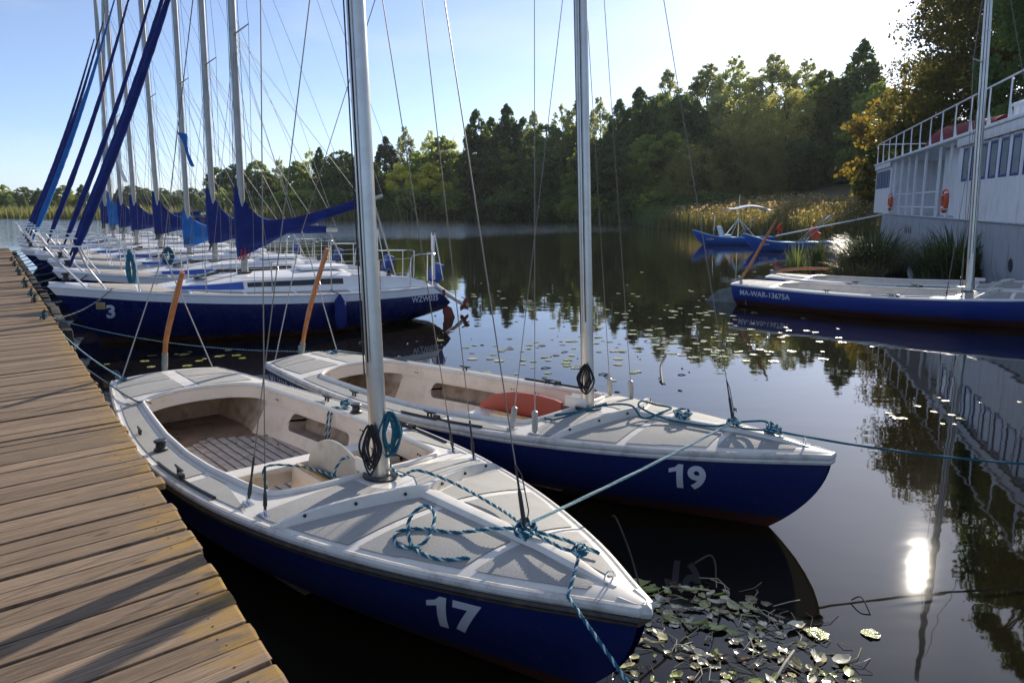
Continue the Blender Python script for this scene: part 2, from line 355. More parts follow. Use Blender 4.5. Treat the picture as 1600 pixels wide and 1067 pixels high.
class MB:
    """Collects shapes and links them as ONE mesh object."""
    def __init__(self):
        self.v, self.f, self.mi = [], [], []
    def add(self, verts, faces, mi=0):
        o = len(self.v)
        self.v.extend([tuple(p) for p in verts])
        for f in faces:
            self.f.append(tuple(i + o for i in f)); self.mi.append(mi)
        return self
    def grid(self, rows, mi=0, close_u=False, close_v=False):
        n, m = len(rows), len(rows[0])
        vs = [p for r in rows for p in r]; fs = []
        for i in range(n if close_v else n - 1):
            for j in range(m if close_u else m - 1):
                a, b = i, (i + 1) % n; c, d = j, (j + 1) % m
                fs.append((a*m+c, a*m+d, b*m+d, b*m+c))
        return self.add(vs, fs, mi)
    def box(self, c, s, rot=None, mi=0, bev=0.0):
        bm = bmesh.new(); bmesh.ops.create_cube(bm, size=1.0)
        for v in bm.verts: v.co = Vector((v.co.x*s[0], v.co.y*s[1], v.co.z*s[2]))
        if bev > 0: bmesh.ops.bevel(bm, geom=bm.edges[:], offset=bev, segments=2, affect='EDGES', profile=0.6)
        R = rot if rot is not None else Matrix.Identity(3)
        bm.verts.index_update()
        vs = [R @ v.co + Vector(c) for v in bm.verts]
        fs = [[v.index for v in f.verts] for f in bm.faces]
        bm.free()
        return self.add(vs, fs, mi)
    def bar(self, a, b, w, h, mi=0, bev=0.0, up=(0, 0, 1)):
        a, b = Vector(a), Vector(b); d = b - a; x = d.normalized()
        y = Vector(up).cross(x)
        if y.length < 1e-4: y = Vector((0, 1, 0)).cross(x)
        y.normalize(); z = x.cross(y)
        return self.box((a + b) / 2, (d.length, w, h), Matrix((x, y, z)).transposed(), mi, bev)
    def tube(self, pts, r, n=8, mi=0, closed=False, caps=True, flat=1.0):
        pts = [Vector(p) for p in pts]
        N = len(pts)
        rs = r if isinstance(r, (list, tuple)) else [r] * N
        T = []
        for i in range(N):
            if closed: t = pts[(i+1) % N] - pts[i-1]
            else: t = pts[min(i+1, N-1)] - pts[max(i-1, 0)]
            T.append(t.normalized() if t.length > 1e-9 else Vector((0, 0, 1)))
        ref = Vector((0, 0, 1)) if abs(T[0].z) < 0.9 else Vector((1, 0, 0))
        nrm = (ref - T[0] * ref.dot(T[0])).normalized()
        rows = []
        for i in range(N):
            nrm = nrm - T[i] * nrm.dot(T[i])
            nrm = nrm.normalized() if nrm.length > 1e-6 else T[i].orthogonal().normalized()
            bi = T[i].cross(nrm)
            rows.append([pts[i] + (nrm * math.cos(2*PI*k/n) + bi * math.sin(2*PI*k/n) * flat) * rs[i] for k in range(n)])
        o = len(self.v)
        self.grid(rows, mi, close_u=True, close_v=closed)
        if caps and not closed:
            self.add(rows[0], [tuple(range(n))[::-1]], mi); self.add(rows[-1], [tuple(range(n))], mi)
        return self
    def lathe(self, prof, c=(0, 0, 0), rot=None, n=16, mi=0):
        R = rot if rot is not None else Matrix.Identity(3)
        rows = [[R @ Vector((p[0]*math.cos(2*PI*k/n), p[0]*math.sin(2*PI*k/n), p[1])) + Vector(c) for k in range(n)] for p in prof]
        return self.grid(rows, mi, close_u=True)
    def prism(self, poly, axis_fn, mi=0):
        """poly: 2d outline; axis_fn(u, v, side) -> 3d point for side 0 and 1."""
        n = len(poly)
        a = [axis_fn(u, v, 0) for u, v in poly]; b = [axis_fn(u, v, 1) for u, v in poly]
        fs = [tuple(range(n)), tuple(range(n, 2*n))[::-1]] + [(i, (i+1) % n, n + (i+1) % n, n + i) for i in range(n)]
        return self.add(a + b, fs, mi)
    def build(self, name, mats, parent=None, angle=35, loc=None, fix=True):
        me = bpy.data.meshes.new(name)
        vs = self.v
        if loc is not None:
            L = Vector(loc); vs = [tuple(Vector(p) - L) for p in vs]
        me.from_pydata(vs, [], self.f)
        if not isinstance(mats, (list, tuple)): mats = [mats]
        for m in mats: me.materials.append(M[m] if isinstance(m, str) else m)
        me.polygons.foreach_set('material_index', self.mi)
        if fix:
            bm = bmesh.new(); bm.from_mesh(me)
            bmesh.ops.remove_doubles(bm, verts=bm.verts[:], dist=1e-5)
            bmesh.ops.recalc_face_normals(bm, faces=bm.faces[:])
            bm.to_mesh(me); bm.free()
        me.polygons.foreach_set('use_smooth', [True] * len(me.polygons))
        try: me.set_sharp_from_angle(angle=rad(angle))
        except Exception: pass
        me.update()
        o = bpy.data.objects.new(name, me); COL.objects.link(o)
        if parent is not None: o.parent = parent
        elif loc is not None: o.location = loc
        return o

def tag(o, label=None, cat=None, group=None, kind=None):
    if label: o['label'] = label
    if cat: o['category'] = cat
    if group: o['group'] = group
    if kind: o['kind'] = kind
    return o

def thing(name, label, cat, loc=(0, 0, 0), rz=0.0, group=None):
    o = bpy.data.objects.new(name, None); COL.objects.link(o)
    o.empty_display_size = 0.2
    o.location = loc; o.rotation_euler = (0, 0, rz)
    return tag(o, label, cat, group)

def copy_tree(o, parent=None):
    c = o.copy(); COL.objects.link(c)
    if parent is not None: c.parent = parent
    for ch in list(o.children): copy_tree(ch, c)
    return c

def cr_path(pts, step=0.03, closed=False):
    """Catmull-Rom curve through the given points."""
    P = [Vector(p) for p in pts]
    out = []
    n = len(P)
    for i in range(n if closed else n - 1):
        if closed: p0, p1, p2, p3 = P[i-1], P[i], P[(i+1) % n], P[(i+2) % n]
        else: p0, p1, p2, p3 = P[max(i-1, 0)], P[i], P[i+1], P[min(i+2, n-1)]
        k = max(2, int((p2 - p1).length / step))
        for j in range(k):
            t = j / k
            out.append(0.5 * ((2*p1) + (p2-p0)*t + (2*p0-5*p1+4*p2-p3)*t*t + (3*p1-p0-3*p2+p3)*t**3))
    if not closed: out.append(P[-1])
    return out

def sag(a, b, drop, n=14):
    a, b = Vector(a), Vector(b)
    return [a.lerp(b, i/n) - Vector((0, 0, drop * 4 * (i/n) * (1 - i/n))) for i in range(n + 1)]

def rope_geo(mb, path, r, pitch=None, strands=3, mis=(0, 0, 1)):
    """Laid rope: strands wound about the path."""
    pitch = pitch or r * 7.5
    P = [Vector(p) for p in path]
    # resample evenly
    L = [0.0]
    for a, b in zip(P, P[1:]): L.append(L[-1] + (b - a).length)
    n = max(4, int(L[-1] / (pitch / 5)))
    n = min(n, 900)
    Q, j = [], 0
    for i in range(n + 1):
        s = L[-1] * i / n
        while j < len(P) - 2 and L[j+1] < s: j += 1
        d = L[j+1] - L[j]
        Q.append(P[j].lerp(P[j+1], (s - L[j]) / d if d > 1e-9 else 0))
    T = [(Q[min(i+1, n)] - Q[max(i-1, 0)]).normalized() for i in range(n + 1)]
    nr = T[0].orthogonal().normalized(); fr = []
    for i in range(n + 1):
        nr = nr - T[i] * nr.dot(T[i]); nr = nr.normalized() if nr.length > 1e-6 else T[i].orthogonal().normalized()
        fr.append((nr.copy(), T[i].cross(nr)))
    for k in range(strands):
        pts = []
        for i in range(n + 1):
            a = 2*PI*(L[-1] * i / n / pitch + k / strands)
            pts.append(Q[i] + (fr[i][0] * math.cos(a) + fr[i][1] * math.sin(a)) * r * 0.52)
        mb.tube(pts, r * 0.56, 5, mis[k % len(mis)])

def rope(name, label, cat, path, r=0.008, mats=('teal', 'teal_light'), group=None, laid=True, smooth=True, parent=None):
    p = cr_path(path, max(0.012, r * 2)) if smooth else path
    mb = MB()
    if laid: rope_geo(mb, p, r)
    else: mb.tube(p, r, 6)
    o = mb.build(name, list(mats), parent, loc=None if parent else Vector(p[0]), fix=False)
    if parent is None: tag(o, label, cat, group)
    return o

_txt_cache = {}
def one_shape(rest, bold):
    """Figure 1 with its flag, then one more figure."""
    vs2, fs2, w2 = text_shape(rest, bold)
    bm = bmesh.new(); bm.faces.new([bm.verts.new((x, y, 0)) for x, y in ((.27, 0), (.50, 0), (.50, 1), (.33, 1), (.22, .87), (0, .79), (0, .62), (.27, .71))])
    for k in range(1, 12): bmesh.ops.bisect_plane(bm, geom=bm.verts[:] + bm.edges[:] + bm.faces[:], plane_co=(0, k/12, 0), plane_no=(0, 1, 0))
    bm.verts.index_update()
    vs = [(v.co.x, v.co.y) for v in bm.verts]; fs = [tuple(v.index for v in f.verts) for f in bm.faces]; bm.free()
    o = len(vs)
    return vs + [(x + .66, y) for x, y in vs2], fs + [tuple(i + o for i in f) for f in fs2], .66 + w2
def text_shape(body, bold=0.0):
    """Outline of lettering as flat triangles, cap height 1, starting at x = 0."""
    key = (body, bold)
    if key in _txt_cache: return _txt_cache[key]
    if len(body) == 2 and body[0] == '1': return one_shape(body[1], bold)
    cu = bpy.data.curves.new('lettering', 'FONT'); cu.body = body; cu.size = 1.0; cu.offset = bold; cu.resolution_u = 5
    ob = bpy.data.objects.new('lettering', cu); COL.objects.link(ob)
    dg = bpy.context.evaluated_depsgraph_get()
    me = bpy.data.meshes.new_from_object(ob.evaluated_get(dg))
    bm = bmesh.new(); bm.from_mesh(me); ys = [v.co.y for v in bm.verts]; xs = [v.co.x for v in bm.verts]
    for k in range(1, 12): bmesh.ops.bisect_plane(bm, geom=bm.verts[:] + bm.edges[:] + bm.faces[:], plane_co=(0, min(ys) + (max(ys) - min(ys))*k/12, 0), plane_no=(0, 1, 0))
    nx = max(1, int((max(xs) - min(xs)) * 7))
    for k in range(1, nx): bmesh.ops.bisect_plane(bm, geom=bm.verts[:] + bm.edges[:] + bm.faces[:], plane_co=(min(xs) + (max(xs) - min(xs))*k/nx, 0, 0), plane_no=(1, 0, 0))
    bm.to_mesh(me); bm.free()
    vs = [(v.co.x, v.co.y) for v in me.vertices]; fs = [tuple(p.vertices) for p in me.polygons]
    bpy.data.objects.remove(ob); bpy.data.curves.remove(cu); bpy.data.meshes.remove(me)
    x0 = min(v[0] for v in vs); y0 = min(v[1] for v in vs); h = max(v[1] for v in vs) - y0
    vs = [((x - x0) / h, (y - y0) / h) for x, y in vs]
    _txt_cache[key] = (vs, fs, max(v[0] for v in vs))
    return _txt_cache[key]

def quads_obj(name, C, size, aspect, mats, parent=None, up_bias=0.0, seed=0, mi=None, loc=None):
    """Many leaf-sized rhombs: C (n,3) centres, size (n,)."""
    rs = np.random.RandomState(seed)
    n = len(C)
    N = rs.normal(size=(n, 3)); N[:, 2] += up_bias; N /= np.linalg.norm(N, axis=1)[:, None]
    A = rs.normal(size=(n, 3)); A -= N * (A * N).sum(1)[:, None]; A /= np.linalg.norm(A, axis=1)[:, None]
    B = np.cross(N, A)
    s = size[:, None]
    V = np.stack([C + A*s, C + B*s*aspect + A*s*0.1, C - A*s, C - B*s*aspect + A*s*0.1], 1).reshape(-1, 3)
    if loc is not None: V = V - np.array(loc)[None]
    me = bpy.data.meshes.new(name)
    me.vertices.add(4*n); me.vertices.foreach_set('co', V.astype(np.float32).ravel())
    me.loops.add(4*n); me.loops.foreach_set('vertex_index', np.arange(4*n, dtype=np.int32))
    me.polygons.add(n); me.polygons.foreach_set('loop_start', np.arange(0, 4*n, 4, dtype=np.int32))
    me.polygons.foreach_set('loop_total', np.full(n, 4, dtype=np.int32))
    for m in mats: me.materials.append(m)
    if mi is not None: me.polygons.foreach_set('material_index', mi.astype(np.int32))
    me.update(calc_edges=True); me.validate()
    o = bpy.data.objects.new(name, me); COL.objects.link(o)
    if parent is not None: o.parent = parent
    elif loc is not None: o.location = loc
    return o

# ------------------------------------------------------------------ ground, water
WATER = [(-420, 210), (-200, 176), (-120, 150), (-85, 133), (-60, 121), (-37, 117), (-10, 131), (3, 122), (10, 111), (17, 98), (15.5, 79), (18.5, 65), (21.5, 57), (24.5, 50), (21, 42), (24, 38), (22, 26), (22, 8), (26, -20), (10, -50), (-60, -70), (-300, -60), (-420, 60)]
_W = np.array(WATER, float)
def shore_dist(X, Y):
    """Signed distance to the shoreline: positive on land."""
    P = np.stack([X, Y], -1)
    d = np.full(X.shape, 1e9); inside = np.zeros(X.shape, bool)
    for i in range(len(_W)):
        a, b = _W[i], _W[(i+1) % len(_W)]
        ab = b - a; t = np.clip(((P - a) @ ab) / (ab @ ab), 0, 1)
        q = P - (a + t[..., None] * ab); d = np.minimum(d, np.sqrt((q**2).sum(-1)))
        c = ((a[1] > Y) != (b[1] > Y)) & (X < (b[0]-a[0]) * (Y-a[1]) / (b[1]-a[1] + 1e-12) + a[0])
        inside ^= c
    return np.where(inside, -d, d)
def ground_z(X, Y):
    X = np.asarray(X, float); Y = np.asarray(Y, float)
    d = shore_dist(X, Y)
    z = np.where(d < 0, np.maximum(-1.2, d * 0.25), 0.12 + 0.9 * (1 - np.exp(-np.maximum(d, 0) / 8)))
    hill = 7.0 * np.exp(-(((X - 55) / 45)**2 + ((Y - 125) / 45)**2))
    return z + hill * np.clip(d / 25, 0, 1)

def build_ground():
    rr = np.concatenate([np.array([0.5, 6, 12]), np.geomspace(16, 3500, 90)])
    aa = np.linspace(0, 2*PI, 181)[:-1]
    R, A = np.meshgrid(rr, aa, indexing='ij')
    X, Y = R*np.sin(A), R*np.cos(A)
    Z = ground_z(X, Y)
    mb = MB(); mb.grid([[(X[i, j], Y[i, j], Z[i, j]) for j in range(len(aa))] for i in range(len(rr))], close_u=True)
    g = mat('bank_soil', (0.075, 0.080, 0.035), 0.9, var=0.35, vscale=0.3, dirt=(0.14, 0.10, 0.05), dirt_amt=0.7, dscale=0.15)
    tag(mb.build('ground', g), kind='structure')
    mw = MB(); mw.grid([[(-900, -900, 0), (900, -900, 0)], [(-900, 900, 0), (900, 900, 0)]])
    tag(mw.build('water', 'water'), kind='structure')
build_ground()

# ------------------------------------------------------------------ jetty
E0 = Vector((-0.82, 2.53, 0)); ED = Vector((-0.5630, 0.8265, 0)); EN = Vector((-math.sin(rad(47)), -math.cos(rad(47)), 0)); JZ = 0.60
def jet(t, u, z=JZ):
    """Point on the jetty: t metres along its water edge, u metres in from that edge."""
    p = E0 + ED*t + EN*u; return Vector((p.x, p.y, z))

def build_jetty():
    root = thing('jetty', 'long weathered plank jetty running along the left beside the moored boats', 'jetty', jet(0, 0, 0))
    rng = random.Random(5)
    vs, fs, pc = [], [], []
    t = -2.6; pid = 0; NAILS = []
    while t < 34.4:
        w = rng.uniform(0.122, 0.165); gap = rng.uniform(0.009, 0.018) if rng.random() < .65 else rng.uniform(0.018, 0.030)
        e = rng.uniform(-0.008, 0.008) + (rng.uniform(-.03, .01) if rng.random() < .12 else 0); dz = rng.uniform(-0.006, 0.006); tilt = rng.uniform(-0.004, 0.004); skew = rng.uniform(-0.006, 0.006)
        wob = rng.uniform(-0.006, 0.006)
        if 2.05 < t < 2.3: e += 0.02
        cw = 0.0025; L0, L1 = e, 3.4
        us = [L0, L0 + 0.012, 0.25, 0.6, 1.1, 1.7, 2.5, L1]
        prof = [(0, -0.04), (0, -cw), (cw, 0), (w/2, 0.0015), (w - cw, 0), (w, -cw), (w, -0.04)]
        base = len(vs)
        for i, u in enumerate(us):
            ins = 0.006 if i == 0 else 0.0
            for j, (q, z) in enumerate(prof):
                qq = min(max(q, ins), w - ins)
                ends = rng.uniform(-0.004, 0.004) if i == 0 else 0
                ww = wob * math.sin(u * 2 + pid)
                p = jet(t + qq + skew*u + ww, u + ends, JZ + z + dz + tilt*(q/w - .5)*2 + (-0.003 if i == 0 and z >= -cw else 0))
                vs.append(tuple(p - root.location)); pc.append((u, q, pid * 1.0))
        m = len(prof)
        for i in range(len(us) - 1):
            for j in range(m - 1):
                fs.append((base+i*m+j, base+i*m+j+1, base+(i+1)*m+j+1, base+(i+1)*m+j))
        fs.append(tuple(base + j for j in range(m))[::-1])
        if t < 9: NAILS.append((t, w, e, dz))
        t += w + gap; pid += 1
    nails = MB()
    for (tt, w, u0, dz0) in NAILS:
        for q in (.28, .72):
            for u in (u0 + .13 + rng.uniform(-.015, .015), 1.70 + rng.uniform(-.02, .02)):
                c = jet(tt + w*q, u, JZ + .0016 + dz0) - root.location
                nails.add([tuple(c + Vector((.0055*math.cos(k*1.047), .0055*math.sin(k*1.047), 0))) for k in range(6)], [tuple(range(6))])
    nails.build('nail_heads', 'dark', root, fix=False)
    me = bpy.data.meshes.new('decking'); me.from_pydata(vs, [], fs)
    at_ = me.attributes.new('pc', 'FLOAT_VECTOR', 'POINT'); at_.data.foreach_set('vector', np.array(pc, np.float32).ravel())
    me.materials.append(M['plank'])
    bm = bmesh.new(); bm.from_mesh(me); bmesh.ops.recalc_face_normals(bm, faces=bm.faces[:]); bm.to_mesh(me); bm.free()
    o = bpy.data.objects.new('decking', me); COL.objects.link(o); o.parent = root
    def local(mb): mb.v = [tuple(Vector(p) - root.location) for p in mb.v]; return mb
    mb = MB(); mb.bar(jet(-2.6, 0.16, 0.46), jet(34.4, 0.16, 0.46), 0.10, 0.18, bev=0.01); local(mb).build('edge_beam', 'beam', root)
    mb = MB(); mb.bar(jet(-2.6, 1.7, 0.46), jet(34.4, 1.7, 0.46), 0.10, 0.18, bev=0.01); local(mb).build('inner_beam', 'beam', root)
    mb = MB()
    for k in range(24):
        a, b = 10.6 + k*0.98, 10.6 + k*0.98 + 0.94
        mb.bar(jet(a, -0.16 + rng.uniform(-.02, .02), 0.30 + rng.uniform(-.05, .05)), jet(b, -0.16 + rng.uniform(-.02, .02), 0.30 + rng.uniform(-.05, .05)), 0.14, 0.34, bev=0.02)
    local(mb).build('fender_timber', 'beam', root)
    for k in range(12):
        mb = MB(); p = jet(-1.5 + k*3.1, 0.30, 0)
        mb.tube([p + Vector((0, 0, -1.1)), p + Vector((0, 0, 0.36))], [0.10, 0.09], 12)
        local(mb).build('pile', 'beam', root)
    return root
JETTY = build_jetty()

# ------------------------------------------------------------------ hull form shared by dinghies and yachts
class Hull:
    def __init__(self, L, beam, sheer, keel, stem, stern_rake, ex=(3.0, 0.55, 1.6, 0.9)):
        self.L, self.B, self.S, self.K, self.stem, self.sr, self.ex = L, smooth_tab(beam), smooth_tab(sheer), smooth_tab(keel), stem, stern_rake, ex
    def b(self, x): return max(0.008, interp(x, self.B))
    def zs(self, x): return interp(x, self.S)
    def pt(self, xs, fr, side=1):
        """xs = station (x at the sheer), fr = 0 at the sheer to 1 at the keel."""
        s = max(0.0, min(1.0, xs / self.L))
        zt, zk = self.zs(xs), interp(xs, self.K)
        z = zt + (zk - zt) * fr
        a, p, a2, p2 = self.ex
        w = s ** 2.5
        n, e = a*(1-w) + a2*w, p*(1-w) + p2*w
        y = self.b(xs) * max(0.0, 1 - fr**n) ** e
        x = xs - self.stem(fr) * s**4 + self.sr(fr) * (1 - s)**6
        return Vector((x, side*y, z))
    def at_xz(self, x, z, side):
        xs, fr = x, 0.3
        for _ in range(25):
            zt, zk = self.zs(xs), interp(xs, self.K)
            fr = min(0.98, max(0.0, (z - zt) / (zk - zt)))
            p = self.pt(xs, fr, side); xs = min(self.L, max(0, xs + (x - p.x)))
        p = self.pt(xs, fr, side); return Vector((x, p.y, z))
    def mesh(self, nx=44, nf=14, band=0.0):
        mb = MB()
        st = [self.L * (1 - math.cos(PI * (0.08 + 0.92*i/nx))) / (1 - math.cos(PI)) for i in range(nx + 1)]
        st = [(s - st[0]) / (st[-1] - st[0]) * self.L for s in st]
        rows = {}
        for side in (1, -1):
            rows[side] = []
            for x in st:
                zt, zk = self.zs(x), interp(x, self.K)
                frs = []
                if band > 0:
                    fb = band / (zt - zk)
                    frs = [0.0, fb] + [fb + (1-fb) * (i/nf) for i in range(1, nf + 1)]
                else:
                    frs = [(i / nf) ** 0.9 for i in range(nf + 1)]
                rows[side].append([self.pt(x, f, side) for f in frs])
            if band > 0:
                mb.grid([r[:2] for r in rows[side]], 1); mb.grid([r[1:] for r in rows[side]], 0)
            else: mb.grid(rows[side], 0)
        a, b = rows[1][0], rows[-1][0]
        mb.grid([a, b], 0)
        return mb
    def lettering(self, body, x0, z0, h, side, bold=0.03, squeeze=1.0, lift=0.004, slope=0.0, slant=0.0):
        vs, fs, w = text_shape(body, bold)
        mb = MB(); d = 1 if side < 0 else -1
        out = []
        for u, v in vs:
            x = x0 + d*u*h*squeeze + slant*v*h; p = self.at_xz(x, z0 + v*h + slope*u*h, side)
            out.append((p.x, p.y + side*lift, p.z))
        mb.add(out, fs); return mb

# ------------------------------------------------------------------ open sailing dinghy (x forward, y to port, z up)
DL = 6.62
DIN = Hull(DL, [(0, .53), (.3, .60), (.7, .68), (1.2, .77), (1.8, .865), (2.4, .93), (3.0, .955), (3.6, .935), (4.2, .872), (4.8, .755), (5.3, .615), (5.8, .43), (6.2, .25), (6.45, .115), (6.62, .03)],
           [(0, .50), (1.5, .472), (3.0, .475), (4.5, .52), (6.62, .625)], [(0, -.06), (1.5, -.16), (3.5, -.18), (5.5, -.16), (6.62, -.12)],
           lambda f: 0.62 * f**2.0, lambda f: 0.06 * f)
def cock(x):
    """Half width of the cockpit opening."""
    if x < .95 or x > 4.36: return 0.0
    body = interp(x, [(.95, .50), (1.2, .55), (1.7, .61), (2.3, .675), (2.9, .705), (3.4, .70), (3.9, .66), (4.36, .60)])
    ta = min(1.0, (x - .95) / .26); tf = min(1.0, (4.36 - x) / .22)
    return body * (1 - (1 - ta)**2.4) ** (1/2.4) * (1 - (1 - tf)**2.2) ** (1/2.2)
def camber(x): return interp(x, [(0, .035), (1.0, .035), (3.0, .03), (4.2, .06), (5.0, .085), (6.0, .06), (6.62, .01)])
def dz(x, y):
    b = DIN.b(x); return DIN.zs(x) + 0.012 + camber(x) * max(0, 1 - (y / b)**2)

def stations():
    a = [.95 * i / 6 for i in range(6)]
    n = 46; c = [.95 + (4.36 - .95) * (1 - math.cos(PI*i/n)) / 2 for i in range(n + 1)]
    f = [4.36 + (DL - 4.36) * i / 16 for i in range(1, 17)]
    return a + c + f
DST = stations()

def sheet(x0, x1, inner, outer, side, lift, n=12, m=4):
    """Deck-following sheet between two y-curves."""
    rows = []
    for i in range(n + 1):
        x = x0 + (x1 - x0)*i/n; a, b = inner(x), outer(x)
        rows.append([(x, side*(a + (b-a)*j/m), dz(x, a + (b-a)*j/m) + lift) for j in range(m + 1)])
    return rows

def make_dinghy(label, loc, rz, number, reg, opt, scale=1.0, group='sailing dinghies with blue hulls'):
    R = thing('sailing_dinghy', label, 'sailing dinghy', loc, rz, group)
    R.scale = (scale, scale, 1)
    far = opt.get('far', False)
    hm = 'blue_far' if far else 'blue'
    DIN.mesh().build('hull', hm, R)
    # rolled gunwale all round
    path = [DIN.pt(x, 0.0, -1) for x in [DL*i/70 for i in range(71)]] + [DIN.pt(x, 0.0, 1) for x in [DL*i/70 for i in range(70, -1, -1)]]
    path = [Vector((p.x, p.y + (0.006 if p.y > 0 else -0.006), p.z - 0.006)) for p in path]
    mb = MB(); mb.tube(path, 0.026, 10, 0, closed=True, flat=1.0)
    if opt.get('thick_rail'): mb.tube([p - Vector((0, 0, .035)) for p in path], 0.022, 8, 0, closed=True)
    mb.build('gunwale', 'rail' if not far else 'clean_white', R)
    if opt.get('black_strip'):
        mb = MB(); mb.tube([p - Vector((0, 0, .040)) + Vector((0, math.copysign(.004, p.y), 0)) for p in path], 0.021, 8, 0, closed=True)
        mb.tube([p - Vector((0, 0, .060)) + Vector((0, math.copysign(-.003, p.y), 0)) for p in path], 0.013, 8, 0, closed=True); mb.build('rubbing_strip', 'rubber', R)
        mb = MB(); tip = DIN.pt(DL, 0, 1)
        mb.tube([(DL - .10, -.055, tip.z - .005), (DL - .02, -.035, tip.z - .01), (DL + .02, 0, tip.z - .012), (DL - .02, .035, tip.z - .01), (DL - .10, .055, tip.z - .005)], 0.032, 8)
        mb.build('bow_fender', 'rail', R)
    # deck
    mb = MB()
    for side in (1, -1):
        rows = []
        for x in DST:
            c, b = cock(x), DIN.b(x) - 0.002
            c = min(c, b * .93)
            rows.append([(x, side*(c + (b-c)*j/6), dz(x, c + (b-c)*j/6)) for j in range(7)])
        mb.grid(rows)
    mb.build('deck', 'white' if not far else 'clean_white', R)
    # grey non-slip panels, a sheet each, with white margins between
    pm = 'grey_deck' if not opt.get('tan') else 'tan_deck'
    out = lambda x: max(.02, DIN.b(x) - .042 - .012*(x > 5.5))
    def panel(x0, x1, fi, fo, side):
        mb = MB(); mb.grid(sheet(x0, x1, fi, fo, side, 0.005, 24, 6)); mb.build('deck_panel', pm, R)
    for side in (1, -1):
        panel(.05, .40, lambda x: .07, out, side)
        panel(.44, .84, lambda x: .07, lambda x: DIN.b(x) - .05 - .13*max(0, x - .44), side)
        cin = lambda x: max(cock(x) + .055, .30 + .15 * (x - .9))
        panel(1.02, 3.42, cin, out, side)
        panel(3.52, 4.30, cin, out, side)
        panel(4.40, 4.93, lambda x: .15 if x < 4.62 else max(.03, .15 - (x - 4.62)*.5), lambda x: min(out(x), max(.035, (4.945 - x)/.45)), side)
        panel(4.68, 5.17, lambda x: max(.06, (5.04 - x)/.45), lambda x: max(out(x), max(.06, (5.04 - x)/.45) + .002), side)
        panel(5.235, 5.82, lambda x: .06, out, side)
        panel(5.885, 6.38, lambda x: .05, out, side)
    # cockpit lip
    lip = []
    cs = [x for x in DST if .95 <= x <= 4.36]
    for x in cs: lip.append((x, -cock(x), dz(x, cock(x)) + .008))
    for x in cs[::-1][1:-1]: lip.append((x, cock(x), dz(x, cock(x)) + .008))
    mb = MB(); mb.tube(lip, 0.022, 8, 0, closed=True); mb.build('coaming_lip', 'white', R)
    # liner: apron all round, then side walls with long locker openings
    FZ = 0.07
    mb = MB(); n = len(lip); ap = 0.135
    mb.grid([[Vector(p) - Vector((0, 0, .02)) for p in lip], [Vector(p) - Vector((0, 0, .07)) for p in lip], [Vector(p) - Vector((0, 0, ap)) for p in lip]], 0, close_u=True)
    mb.build('apron', 'white' if far else 'cream', R)
    def wall(side, slots):
        xs = sorted([1.25 + (4.30 - 1.25)*i/90 for i in range(91)] + [e + d for s_ in slots for e, d in ((s_[0], .0005), (s_[0], .006), (s_[0], .018), (s_[1], -.0005), (s_[1], -.006), (s_[1], -.018))])
        up, lo = [], []
        def P(x, t):
            # t = 0 under the apron, 1 at the floor, leaning inwards
            c = cock(x) if x < 4.2 else cock(4.2)
            zt = dz(x, c) - ap + .01; y = c + .015 - .16*t**1.5
            return Vector((x, side*y, zt + (FZ - zt)*t))
        slot = []
        for x in xs:
            a = b = .5
            for (x0, x1, t0, t1) in slots:
                if x0 <= x <= x1:
                    u = (x - x0) / (x1 - x0); rr = .07 / (x1 - x0)
                    k = 1.0
                    if u < rr: k = math.sqrt(max(0, 1 - (1 - u/rr)**2))
                    if u > 1 - rr: k = math.sqrt(max(0, 1 - (1 - (1-u)/rr)**2))
                    mid = (t0 + t1) / 2; a, b = mid + (t0 - mid)*k, mid + (t1 - mid)*k
                    slot.append((x, a, b))
            up.append([P(x, a*j/3) for j in range(4)]); lo.append([P(x, b + (1-b)*j/4) for j in range(5)])
        mb = MB(); mb.grid(up); mb.grid(lo); mb.build('side_wall', 'cream', R)
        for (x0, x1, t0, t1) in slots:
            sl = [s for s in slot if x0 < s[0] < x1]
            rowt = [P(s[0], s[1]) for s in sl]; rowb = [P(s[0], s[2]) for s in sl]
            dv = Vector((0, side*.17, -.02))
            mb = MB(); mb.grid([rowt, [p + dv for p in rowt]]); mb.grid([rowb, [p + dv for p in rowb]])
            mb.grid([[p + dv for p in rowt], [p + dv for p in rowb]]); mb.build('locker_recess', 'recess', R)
    wall(1, [(1.75, 2.75, .10, .62), (3.35, 4.2, .10, .66)])
    wall(-1, [(1.75, 2.75, .10, .62), (3.35, 4.2, .10, .66)])
    # floor and bulkheads under the decks
    mb = MB()
    mb.grid([[(x, y, FZ) for y in np.linspace(-1, 1, 5) * min(.66, max(.3, DIN.b(x) - .18))] for x in np.linspace(.32, 4.62, 14)])
    mb.build('cockpit_floor', 'floor', R)
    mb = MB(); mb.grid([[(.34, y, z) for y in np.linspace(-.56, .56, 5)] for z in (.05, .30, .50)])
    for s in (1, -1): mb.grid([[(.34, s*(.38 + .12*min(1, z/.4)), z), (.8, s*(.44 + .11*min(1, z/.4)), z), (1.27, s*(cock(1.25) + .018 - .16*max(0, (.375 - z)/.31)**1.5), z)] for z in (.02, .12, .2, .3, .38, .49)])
    mb.build('aft_locker', 'recess', R)  # same tan, with the shade under the aft deck put into its colour
    mb = MB(); mb.grid([[(4.6, y, z) for y in np.linspace(-w_, w_, 5)] for z, w_ in ((.05, .42), (.30, .56), (.54, .62))]); mb.build('forward_bulkhead', 'cream', R)
    mb = MB(); rng = random.Random(3)
